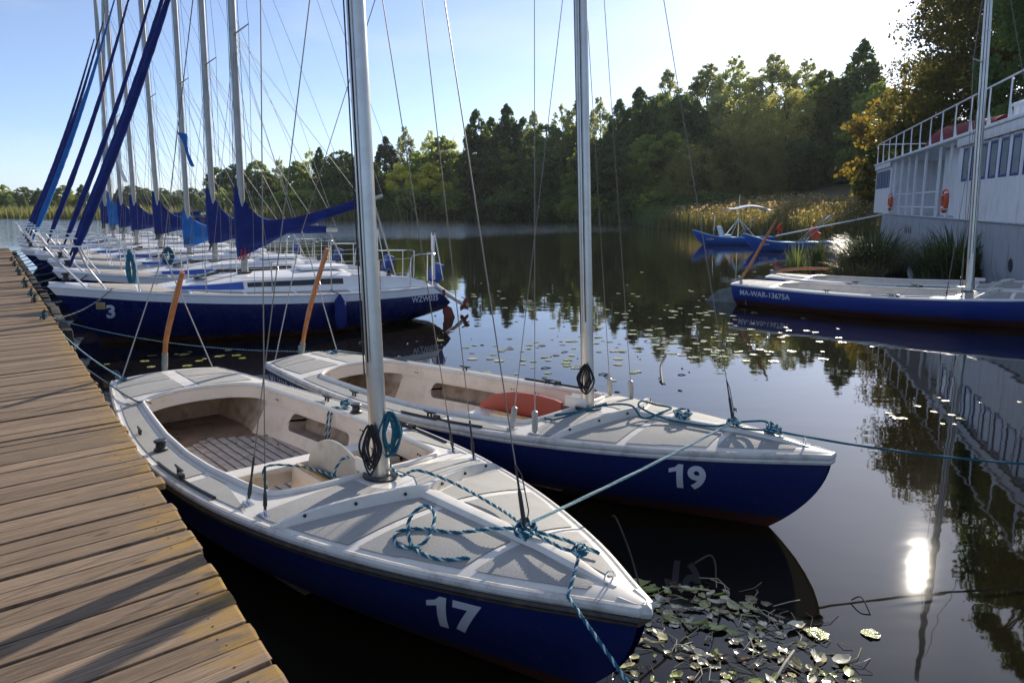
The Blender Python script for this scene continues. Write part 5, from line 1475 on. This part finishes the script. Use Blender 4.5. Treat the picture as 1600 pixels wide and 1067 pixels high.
# ------------------------------------------------------------------ reeds and waterside plants
def blades(name, base, hgt, wid, lean, mats, seed, segs=3, loc=None, mi=None, fold=.25):
    """Curved grass blades: base (n,3), one strip each."""
    rs = np.random.RandomState(seed); n = len(base)
    a = rs.rand(n)*2*PI; dx = np.stack([np.cos(a), np.sin(a), np.zeros(n)], 1)
    b = a + PI/2 + rs.uniform(-.6, .6, n); sx = np.stack([np.cos(b), np.sin(b), np.zeros(n)], 1)
    V = np.zeros((n, segs + 1, 2, 3))
    for k in range(segs + 1):
        t = k / segs
        c = base + dx * (lean * hgt * t**2)[:, None]; c = c + np.stack([np.zeros(n), np.zeros(n), hgt * (t - fold*lean*t**3)], 1)
        w = wid * (1 - t)**.7 * .5 + .001
        V[:, k, 0] = c - sx*w[:, None]; V[:, k, 1] = c + sx*w[:, None]
    if loc is not None: V -= np.array(loc)
    V = V.reshape(-1, 3); F = []
    off = (np.arange(n) * (segs + 1) * 2)[:, None, None]
    k = np.arange(segs)[None, :, None] * 2
    F = (off + k + np.array([0, 1, 3, 2])[None, None, :]).reshape(-1, 4)
    me = bpy.data.meshes.new(name); nf = len(F)
    me.vertices.add(len(V)); me.vertices.foreach_set('co', V.astype(np.float32).ravel())
    me.loops.add(4*nf); me.loops.foreach_set('vertex_index', F.astype(np.int32).ravel())
    me.polygons.add(nf); me.polygons.foreach_set('loop_start', np.arange(0, 4*nf, 4, dtype=np.int32)); me.polygons.foreach_set('loop_total', np.full(nf, 4, dtype=np.int32))
    for m in mats: me.materials.append(m)
    if mi is not None: me.polygons.foreach_set('material_index', np.repeat(mi, segs).astype(np.int32))
    me.update(calc_edges=True)
    o = bpy.data.objects.new(name, me); COL.objects.link(o)
    if loc is not None: o.location = loc
    return o
RM = {'deep': leaf_mat('reed_deep_green', (0.016, 0.030, 0.010), (0.040, 0.060, 0.020), .25, .4, .6), 'green': leaf_mat('reed_green', (0.045, 0.075, 0.022), (0.10, 0.125, 0.045), .35, .45, .5),
      'tan': leaf_mat('reed_tan', (0.11, 0.085, 0.035), (0.21, 0.165, 0.07), .3, .5),
      'plume': leaf_mat('reed_plume', (0.20, 0.15, 0.08), (0.40, 0.33, 0.21), .35, .6),
      'olive': leaf_mat('reed_olive', (0.10, 0.115, 0.035), (0.22, 0.20, 0.07), .4, .5)}
def shore_pts(rs, n, i0, i1, lo, hi):
    seg = _W[i0:i1 + 1]; L = np.linalg.norm(np.diff(seg, axis=0), axis=1); k = rs.choice(len(L), n, p=L/L.sum()); t = rs.rand(n)
    a, b = seg[k], seg[k+1]; p = a + (b - a)*t[:, None]; d = (b - a)/np.linalg.norm(b - a, axis=1)[:, None]
    nrm = np.stack([-d[:, 1], d[:, 0]], 1); p = p + nrm * rs.uniform(lo, hi, n)[:, None]
    return np.stack([p[:, 0], p[:, 1], np.maximum(-.1, ground_z(p[:, 0], p[:, 1]) - .05)], 1)
rs = np.random.RandomState(4)
B = shore_pts(rs, 9000, 1, 6, -1.5, 4.5)
tag(blades('reed_bed', B, rs.uniform(1.2, 2.3, len(B)), rs.uniform(.10, .24, len(B)), rs.uniform(.05, .3, len(B)), [RM['green'], RM['olive']], 1, 2, mi=(rs.rand(len(B)) < .55).astype(int)),
    'green and olive reed fringe along the far shore on the left', 'reeds', kind='stuff')
B = shore_pts(rs, 7000, 6, 10, -1.5, 4.0)
tag(blades('reed_bed', B, rs.uniform(1.2, 2.2, len(B)), rs.uniform(.08, .18, len(B)), rs.uniform(.05, .3, len(B)), [RM['green'], LM['dark']], 2, 2, mi=(rs.rand(len(B)) < .5).astype(int)),
    'dark green reed fringe under the far wood', 'reeds', kind='stuff')
B = shore_pts(rs, 22000, 10, 14, -1.0, 13.0); B = B[(B[:, 0] < 30)]
hh = rs.uniform(1.1, 2.1, len(B))
tag(blades('reed_bed', B, hh, rs.uniform(.04, .10, len(B)), rs.uniform(.05, .35, len(B)), [RM['green'], RM['tan'], RM['olive']], 3, 2, mi=rs.choice(3, len(B), p=[.42, .24, .34])),
    'tan and green reed bed between the blue boats and the wood', 'reeds', kind='stuff')
Pm = B[::3] + np.stack([rs.normal(0, .12, len(B[::3])), rs.normal(0, .12, len(B[::3])), hh[::3]*.93], 1)
tag(quads_obj('reed_plumes', Pm, rs.uniform(.07, .16, len(Pm)), .5, [RM['plume'], RM['tan']], seed=9, mi=(rs.rand(len(Pm)) < .55).astype(int)), 'feathery pale seed heads over the tan reed bed', 'reeds', kind='stuff')

def clump(label, x, y, rx, ry, n, h, w, seed, mats=('green',), lean=(.1, .5)):
    rs = np.random.RandomState(seed); a = rs.rand(n)*2*PI; q = np.sqrt(rs.rand(n))
    Bp = np.stack([x + rx*q*np.cos(a), y + ry*q*np.sin(a), np.full(n, -.15)], 1)
    o = blades('reed_clump', Bp, h*rs.uniform(.55, 1.1, n)*(1.05 - .35*q), np.full(n, w)*rs.uniform(.6, 1.3, n), rs.uniform(lean[0], lean[1], n), [RM[m] if m in RM else LM[m] for m in mats], seed, 5, loc=(x, y, 0), mi=rs.randint(0, len(mats), n), fold=.6)
    return tag(o, label, 'reeds', 'reed clumps by the houseboat')
def atx(px, Y): return at(px, 500, Y=Y).x
clump('dense dark reed clump against the houseboat hull, right of the gap', atx(1486, 23.5), 23.5, 1.15, 1.1, 1500, 2.3, .05, 1, ('deep', 'deep', 'green'), (.15, .85))
clump('dense dark reed clump left of the gap by the houseboat', atx(1358, 27.5), 27.5, 1.0, 1.3, 1300, 2.2, .05, 2, ('deep', 'deep', 'green'), (.15, .85))
clump('sparse tuft of bright upright reeds before the blue boats, right one', atx(1273, 27.0), 27.0, .38, .4, 130, 1.75, .045, 3, ('green',), (.03, .22))
clump('sparse tuft of bright upright reeds before the blue boats, left one', atx(1240, 27.5), 27.5, .35, .4, 90, 1.5, .045, 4, ('green',), (.03, .3))
clump('low straggling reeds behind the second dinghy', atx(1330, 25.0), 25.0, .9, .6, 260, 1.1, .03, 6, ('green', 'tan'), (.2, .9))

# ------------------------------------------------------------------ lily pads and floating weed
PADM = []
for nm, c, c2 in (('pad_green', (0.32, 0.36, 0.08), (0.48, 0.44, 0.14)), ('pad_yellow', (0.50, 0.46, 0.24), (0.30, 0.22, 0.10)), ('pad_brown', (0.20, 0.12, 0.05), (0.10, 0.06, 0.03))):
    PADM.append(mat(nm, c, 0.17, spec=0.8, var=0.2, vscale=9, dirt=c2, dirt_amt=0.8, dscale=14, bump=.35, bscale=25))
def pad_mesh(seed, m):
    rg = random.Random(seed); mb = MB(); n = 22; a0 = rg.uniform(0, 6); vs = [(0, 0, .003)]
    rim = []
    for i in range(n + 1):
        a = a0 + .22 + (2*PI - .44)*i/n; r = 1 + rg.uniform(-.06, .06)
        rim.append((r*math.cos(a)*.9, r*math.sin(a), rg.uniform(.0, .10) * (1 if rg.random() < .45 else .1) + .02))
    mid = [(x*.6, y*.6, .015) for x, y, z in rim]
    vs += mid + rim; k = n + 1
    fs = [(0, 1 + i, 2 + i) for i in range(n)] + [(1 + i, 1 + k + i, 2 + k + i, 2 + i) for i in range(n)]
    mb.add(vs, fs); o = mb.build('lily_pad', PADM[m], fix=False); d = o.data; bpy.data.objects.remove(o); return d
PADS = [pad_mesh(i, m) for i, m in enumerate((0, 0, 1, 1, 2, 0))]
prg = random.Random(12)
def pad(x, y, r, label, group, k=None):
    o = bpy.data.objects.new('lily_pad', PADS[prg.randrange(6) if k is None else k]); COL.objects.link(o)
    o.location = (x, y, .004 + prg.uniform(0, .004)); o.scale = (r, r, r*(1.5 if group is None else .6)); o.rotation_euler = (0, 0, prg.uniform(0, 6.28)); tag(o, label, 'lily pad', group)
clusters = [(1000, 545, 150, 14, 70, 'on the bright water beyond the number 19 dinghy'), (1080, 480, 90, 30, 70, 'in the channel left of the lettered dinghy'), (1130, 535, 70, 16, 40, 'below the stern of the lettered dinghy'),
            (860, 560, 90, 18, 30, 'close behind the number 19 dinghy'), (780, 470, 90, 12, 22, 'in open water behind the tall mast of the number 19 dinghy'), (1230, 410, 70, 12, 40, 'around the sparse reed tufts'),
            (1470, 640, 60, 12, 16, 'on the reflection of the houseboat'), (270, 560, 90, 14, 16, 'in shade between the number 3 yacht and the number 17 dinghy')]
for (cx, cy, sx, sy, n, where) in clusters:
    for _ in range(n):
        p = at(cx + prg.gauss(0, sx), max(385, cy + prg.gauss(0, sy)), 0)
        pad(p.x, p.y, prg.uniform(.035, .085)*(.55 if 'houseboat' in where else 1), 'small floating lily pad ' + where, 'lily pads ' + where)
for (x, y, r, lb, k) in ((1.66, 3.83, .062, 'big pale green lily pad at the right border of the weed patch', 5), (1.95, 3.83, .05, 'torn lily pad lying alone farthest right of the weed patch', 0), (.62, 4.55, .09, 'dark lily pad in the shade off the number 17 bow', 4), (.78, 4.35, .10, 'large shaded lily pad near a leaning reed stem', 0), (1.35, 4.12, .05, 'curled pad at the upper edge of the weed patch', 2)):
    pad(x, y, r, lb, None, k)
# leaf litter caught in front of the number 17 bow
rs = np.random.RandomState(8); lit = MB(); lm = []
rg = random.Random(9)
def leaf(mb, c, L, w, yaw, curl, mi):
    Rm = Matrix.Rotation(yaw, 3, 'Z') @ Matrix.Rotation(rg.uniform(-.16, .16), 3, 'X') @ Matrix.Rotation(rg.uniform(-.14, .14), 3, 'Y')
    rows = []
    for i in range(6):
        t = i/5; ww = w*math.sin(PI*(.08 + .88*t))**.8
        rows.append([Vector(c) + Rm @ Vector((L*(t - .5), ww*s, curl*L*(s*s*.5 + (t-.5)**2*1.6 - .15) + rg.uniform(-.004, .004))) for s in (-1, -.4, .4, 1)])
    mb.grid(rows, mi)
for k in range(280):
    a, q = rg.uniform(0, 2*PI), math.sqrt(rg.random())
    x, y = 1.05 + .66*q*math.cos(a) - .12*q*math.sin(a), 3.66 + .72*q*math.sin(a)
    if x < .58 + (3.2 - y)*-.05 and y < 3.5: continue
    leaf(lit, (x, y, rg.uniform(.004, .018)), rg.choice([.025, .035, .045, .06, .08, .11])*rg.uniform(.8, 1.1), rg.uniform(.009, .034), rg.uniform(0, 6.28), rg.uniform(.0, .28), rg.choice([0, 0, 1, 1, 1, 1, 2, 3, 3]))
for k in range(230):
    a, q = rg.uniform(0, 2*PI), math.sqrt(rg.random())*1.15
    x, y = 1.05 + .62*q*math.cos(a), 3.62 + .66*q*math.sin(a); t = rg.uniform(0, 6.28); L = rg.uniform(.05, .22)
    lit.tube([(x, y, .006), (x + L*.5*math.cos(t), y + L*.5*math.sin(t), rg.uniform(.006, .03)), (x + L*math.cos(t + .3), y + L*math.sin(t + .3), .004)], .0022, 5, rg.choice([2, 3, 1]))
M['leaf_white'] = mat('dead_leaf_pale', (0.68, 0.63, 0.46), 0.15, spec=.9, var=.2, vscale=20, dirt=(.25, .18, .08), dirt_amt=.8, dscale=20)
tag(lit.build('floating_leaf_litter', [PADM[0], M['leaf_white'], PADM[2], PADM[1]], fix=False), 'pale dead leaves and stems drifted together off the number 17 bow', 'leaf litter', kind='stuff')
# twigs and stems standing out of the water
tw = MB()
for k in range(90):
    c = prg.choice([(1000, 560, 150, 40), (860, 500, 110, 40), (1060, 470, 90, 40), (700, 520, 60, 20)])
    p = at(c[0] + prg.gauss(0, c[2]), max(420, c[1] + prg.gauss(0, c[3])), 0); t = prg.uniform(0, 6.28); L = prg.uniform(.04, .20)
    tw.tube([p - Vector((0, 0, .01)), p + Vector((L*.6*math.cos(t), L*.6*math.sin(t), L*.06 + .004)), p + Vector((L*math.cos(t + .2), L*math.sin(t + .2), L*.04))], .007, 5)
tag(tw.build('dark_weed', 'beam', fix=False), 'dark bits of weed and dead stems poking out of the water', 'weed', kind='stuff')
for (pts, r, lb) in (([at(1005, 940), at(985, 890) + Vector((0, 0, .10)), at(962, 858) + Vector((0, 0, .22)), at(955, 852) + Vector((0, 0, .21))], .006, 'dark bent reed stem leaning over off the number 17 bow'),
                     ([at(1360, 600 + 360), at(1345, 945) + Vector((0, 0, .05)), at(1330, 940) + Vector((0, 0, .012))], .004, 'thin black bent stem beside the torn lily pad'),
                     ([at(1118, 912), at(1117, 895) + Vector((0, 0, .06)), at(1108, 890) + Vector((0, 0, .10)), at(1084, 896) + Vector((0, 0, .07))], .006, 'small bright green sprout curling above the weed patch'),
                     ([at(1035, 600), at(1032, 585) + Vector((0, 0, .10)), at(1040, 577) + Vector((0, 0, .22))], .016, 'black twig standing in bright water behind the number 19 dinghy'),
                     ([at(1210, 1064), at(1225, 1045) + Vector((0, 0, .03)), at(1240, 1024) + Vector((0, 0, .03))], .006, 'pale straw lying across the lower edge of the weed patch')):
    mb = MB(); mb.tube(cr_path(pts, .02), r, 6)
    tag(mb.build('plant_stem', RM['green'] if 'green' in lb else (M['leaf_white'] if 'pale' in lb else M['beam']), loc=pts[0], fix=False), lb, 'plant stem')

# ------------------------------------------------------------------ ropes on and between the boats
def dpath(P, pts): return [P(x, y, None if len(q) == 0 else None, (q[0] if q else .012)) for (x, y, *q) in pts]
fk17, bk17 = P17(5.86, 0, None, .06), P17(6.22, .02, None, .07)
k19, kk19 = P19(5.86, 0, None, .06), P19(6.18, 0, None, .06)
def knot(name, label, c, r, seed, mats=('teal', 'teal_light'), turns=7, flat=.6):
    rg = random.Random(seed); pts = []
    for i in range(turns*9):
        a = i*.72; b = i*.31 + seed
        pts.append(Vector(c) + Vector((r*math.cos(a)*math.cos(b), r*math.sin(a), r*flat*math.sin(b)*math.cos(a*.5) + rg.uniform(-.2, .2)*r)))
    return rope(name, label, 'rope', pts, .0085, mats)
knot('rope_knot', 'tangled teal rope knot on the number 17 fore deck under its forestay', fk17, .055, 1)
knot('rope_knot', 'small blue rope knot near the bow of the number 17 dinghy', bk17, .036, 2, turns=5)
knot('rope_knot', 'dark teal rope tangle at the forestay of the number 19 dinghy', k19, .05, 3, turns=5)
knot('rope_knot', 'fat teal rope knot near the bow of the number 19 dinghy', kk19, .06, 4, flat=.8)
knot('rope_knot', 'bunched teal rope bow halfway along the number 19 fore deck', P19(5.40, .02, None, .07), .07, 6, turns=5)
rope('mooring_rope', 'pale twisted rope stretched from the number 17 fore deck to the number 19 fore deck', 'rope', sag(fk17 + Vector((0, 0, .02)), k19 + Vector((0, 0, .01)), .015), .0095, ('mint', 'teal_light', 'teal'), smooth=False)
rope('mooring_rope', 'blue rope running from the number 17 bow down out of view', 'rope', [bk17, P17(6.32, -.12, .685), P17(6.37, -.205, .645), at(1026, 1130, .42)], .0085, ('teal', 'teal_light'), smooth=False)
rope('mooring_rope', 'long teal rope running right from the number 19 bow over the water', 'rope', sag(kk19, (4.2, 5.25, .45), .05), .009, ('teal', 'teal'), smooth=False)
rope('deck_rope', 'blue rope lying from the number 17 mast to the tangled knot', 'rope', [P17(4.40, .10, None, .06), P17(4.62, .05, None, .03), P17(4.86, .02, None, .12), P17(5.05, .14, None, .06), P17(5.45, .14, None, .03), P17(5.75, .05, None, .05), fk17], .009)
rope('deck_rope', 'loose looped rope end on the starboard side of the number 17 fore deck', 'rope', [fk17, P17(5.72, -.10, None, .05), P17(5.55, -.20, None, .012), P17(5.36, -.30, None, .012), P17(5.30, -.40, None, .012), P17(5.42, -.46, None, .012), P17(5.52, -.38, None, .02), P17(5.42, -.24, None, .07), P17(5.30, -.22, None, .09), P17(5.30, -.32, None, .05), P17(5.48, -.42, None, .014), P17(5.68, -.40, None, .012), P17(5.80, -.30, None, .014)], .010)
rope('deck_rope', 'short rope tail pointing forward from the number 17 knot', 'rope', [fk17, P17(6.0, .06, None, .05), P17(6.14, .12, None, .04), P17(6.22, .15, None, .035)], .010)
rope('deck_rope', 'rope joining the two knots on the number 17 bow', 'rope', [fk17, P17(6.02, -.01, None, .06), P17(6.15, -.01, None, .06), bk17], .009)
rope('deck_rope', 'teal rope looping along the number 19 fore deck', 'rope', [P19(4.62, .06, None, .05), P19(4.45, -.22, None, .012), P19(4.30, -.42, None, .014), P19(4.45, -.46, None, .02), P19(4.75, -.24, None, .10), P19(4.98, -.12, None, .10), P19(5.12, -.14, None, .02), P19(5.22, .02, None, .05), P19(5.18, .22, None, .05), P19(5.02, .24, None, .05), P19(4.98, .06, None, .10), P19(5.06, -.08, None, .08), P19(5.35, -.10, None, .03), P19(5.7, -.08, None, .03), k19], .009, ('teal', 'teal', 'teal_light'))
rope('deck_rope', 'rope joining the knots on the number 19 bow', 'rope', [k19, P19(5.98, .06, None, .08), P19(6.10, .05, None, .10), kk19], .009, ('teal', 'teal'))
rope('deck_rope', 'second rope between the number 19 tangle and its bow knot', 'rope', [k19, P19(5.95, -.06, None, .05), P19(6.08, -.06, None, .06), kk19], .009, ('teal', 'teal'))
# ropes in the cockpit of 17
rope('cockpit_rope', 'blue rope over the number 17 thwart, hanging into the cockpit', 'rope', [P17(3.55, -.34, .10), P17(3.42, -.33, .30), P17(3.34, -.30, .43), P17(3.45, -.12, .43), P17(3.80, -.02, .44), P17(4.10, .0, .45), P17(4.30, -.01, .47)], .009)
rope('cockpit_rope', 'blue rope loop standing up behind the number 17 mast', 'rope', [P17(3.98, -.10, .20), P17(3.98, -.08, .50), P17(4.03, -.02, .62), P17(4.14, .02, .60), P17(4.28, .03, .54), P17(4.36, .04, .56)], .009)
rope('cockpit_rope', 'blue rope doubled over the far side deck of the number 17 dinghy', 'rope', [P17(2.45, .60, .10), P17(2.44, .64, .38), P17(2.40, .70, .505), P17(2.46, .80, None, .012), P17(2.40, .86, None, .02)], .009)
rope('cockpit_rope', 'second strand beside the doubled blue rope on the number 17 side deck', 'rope', [P17(2.51, .60, .12), P17(2.50, .64, .38), P17(2.46, .70, .505), P17(2.50, .82, None, .012), P17(2.40, .86, None, .02)], .009)
knot('rope_knot', 'blue rope wound on the far side cleat of the number 17 dinghy', P17(2.38, .86, None, .035), .045, 8, turns=4)
def coil(name, label, c, out, n, drop, r, mats, seed, spread=.05):
    rg = random.Random(seed); pts = []; side = Vector((-out.y, out.x, 0))
    for k in range(n):
        w = spread * rg.uniform(.5, 1.3); d = drop * rg.uniform(.75, 1.1); s = rg.uniform(-.02, .02)
        o = out * rg.uniform(.0, .03)
        pts += [c + o + side*(s - w*.2), c + o + side*(s - w) + Vector((0, 0, -d*.55)), c + o*1.4 + side*s + Vector((0, 0, -d)), c + o + side*(s + w) + Vector((0, 0, -d*.5)), c + o + side*(s + w*.2) + Vector((0, 0, .02))]
    return rope(name, label, 'rope coil', pts, r, mats, laid=False)
toc = Vector((0, -1, 0)) * .85 + Vector((-.3, 0, 0)); toc.normalize()
m17 = P17(4.44, 0, 0); m19 = P19(4.44, 0, 0)
coil('rope_coil', 'black cord coil on the nearest mast, at the left of a teal coil', Vector((m17.x, m17.y, .93)) + toc*.075, toc, 7, .27, .0065, ('black_cord',), 3, .055)
coil('rope_coil', 'black cord coil on the mast of the dinghy with the red board', Vector((m19.x, m19.y, .97)) + toc*.07, toc, 6, .22, .0065, ('black_cord',), 4, .06)
rgt = Vector((.9, -.2, 0)).normalized()
coil('rope_coil', 'teal rope coil hanging at the right side of the number 17 mast', Vector((m17.x, m17.y, 1.00)) + rgt*.075, Vector((.5, -.85, 0)).normalized(), 6, .24, .009, ('teal',), 5, .055)
# mooring lines of the sterns and the yachts
s17 = P17(.12, -.46, None, .03)
rope('mooring_rope', 'blue rope from the jetty edge to the stern corner of the number 17 dinghy', 'rope', sag(jet(9.3, .02, .60), s17, .04), .009, ('teal', 'teal_light', 'teal_light'), smooth=False)
knot('rope_knot', 'blue rope knot on the stern corner of the number 17 dinghy', s17, .04, 11, turns=4)
rope('mooring_rope', 'dark double rope from the jetty onto the near quarter of the number 17 dinghy', 'rope', [jet(6.9, .0, .56), P17(1.0, -.60, None, .03), P17(1.15, -.52, None, .02), P17(1.25, -.50, None, .015)], .008, ('dark_rope', 'teal', 'dark_rope'))
rope('mooring_rope', 'long thin teal line from the jetty past the yacht to the number 19 stern', 'rope', sag(jet(11.3, .05, .58), P19(.25, .30, None, .03), .16, 24), .007, ('teal', 'teal_light', 'mint'), smooth=False)
knot('rope_knot', 'blue rope knot on the stern of the number 19 dinghy', P19(.25, .30, None, .03), .05, 12, turns=4)
rope('deck_rope', 'blue rope trailing from the number 19 stern knot along its far side', 'rope', [P19(.25, .30, None, .03), P19(.5, .55, None, .012), P19(.9, .68, None, .012), P19(1.2, .70, None, .012)], .010, ('dark_rope', 'teal'))
jrg = random.Random(6)
ym = ['nearest', 'second', 'third', 'fourth', 'fifth', 'sixth', 'seventh']
for k in range(7):
    t, da, push, _ = yset[k]
    Yk = Matrix.Translation(Vector(yloc(t, da, push))) @ Matrix.Rotation(YA + da, 4, 'Z') @ Matrix.Diagonal((YS, YS, 1, 1))
    for s, tt in ((1, -1.0 + (-.4 if k == 0 else 0)), (-1, 1.0)):
        b = Yk @ Vector((6.65, s*.30, .94)) if not (k == 0 and s == 1) else Yk @ Vector((6.35, .48, .95))
        a = jet(t + 12.0 + tt + jrg.uniform(-.3, .3), .05, .60)
        rope('mooring_rope', '%s mooring line from the jetty to the %s yacht of the row' % ('near' if s == 1 else 'far', ym[k]), 'rope', sag(a, b, .10), .011 if k < 2 else .013, ('dark_rope', 'teal', 'grey_rope') if k else ('grey_rope', 'dark_rope'), smooth=False)
        if k < 5:
            mb = MB(); mb.tube(cr_path([a + EN*(.08 + .05*math.cos(q)) + ED*.05*math.sin(q) + Vector((0, 0, .02 + .006*q)) for q in np.linspace(0, 12, 22)], .02), .012, 6, 1); mb.tube([a + EN*.08, a + EN*.08 + Vector((0, 0, .12)), a + EN*.05 + Vector((0, 0, .14))], .020, 8, 0)
            tag(mb.build('mooring_hook', ['dark', 'teal' if s == 1 else 'dark_rope'], loc=a + EN*.08), '%s iron hook wound with rope on the jetty by the %s yacht' % ('near' if s == 1 else 'far', ym[k]), 'mooring hook')
# rope coil over the second yacht's rail, bundle at the first yacht's pulpit
_ys = Matrix.Diagonal((YS, YS, 1, 1)); Y1 = Matrix.Translation(Vector(yloc(*yset[1][:3]))) @ Matrix.Rotation(YA + yset[1][1], 4, 'Z') @ _ys; Y0 = Matrix.Translation(Vector(yloc(*yset[0][:3]))) @ Matrix.Rotation(YA, 4, 'Z') @ _ys
for (Mx, x, y, z, n, lb, dr) in ((Y1, 5.15, .95, 1.42, 9, 'dark green rope coil hung on the rail of the second yacht', .30), (Y0, 5.96, -.62, 1.45, 7, 'teal rope bundle hanging from the pulpit of the nearest yacht', .55)):
    coil('rope_coil', lb, Mx @ Vector((x, y, z)), Vector((.4, -.9, 0)).normalized(), n, dr, .016, ('teal',), int(x*10), .085 if n == 9 else .05)
# small club pennants flying among the rigging
for (k, h, m_, lb) in ((3, 3.9, 'clean_white', 'long white pennant hanging in the rigging of the fourth yacht'), (2, 4.2, 'canvas_light', 'small blue and white pennant in the rigging of the third yacht')):
    t, da, push, _ = yset[k]; Yk = Matrix.Translation(Vector(yloc(t, da, push))) @ Matrix.Rotation(YA + da, 4, 'Z')
    p = Yk @ Vector((4.9 if k == 3 else 4.0, .75, h - .2)); mb = MB()
    mb.grid([[p + Vector((.06*i + .03*math.sin(i + j), .02*math.sin(i*1.3 + j), -.16*i - .02*j*(6 - i) / 6)) + Vector((.10*j*(1 - i/6.5), 0, 0)) for j in range(3)] for i in range(6)])
    tag(mb.build('pennant', m_, loc=p), lb, 'pennant')

# ------------------------------------------------------------------ thin haze in the air over the lake
hm = bpy.data.materials.new('thin_haze'); hm.use_nodes = True
hn, hl = hm.node_tree.nodes, hm.node_tree.links
hn.clear(); ho = hn.new('ShaderNodeOutputMaterial'); hv = hn.new('ShaderNodeVolumePrincipled')
hv.inputs['Color'].default_value = (0.86, 0.91, 1.0, 1); hv.inputs['Density'].default_value = 0.00013; hv.inputs['Anisotropy'].default_value = 0.35
hl.new(hv.outputs[0], ho.inputs['Volume'])
mb = MB(); mb.box((0, 0, 19.0), (7400, 7400, 42.6)); hz = mb.build('haze', hm)
tag(hz, kind='stuff')
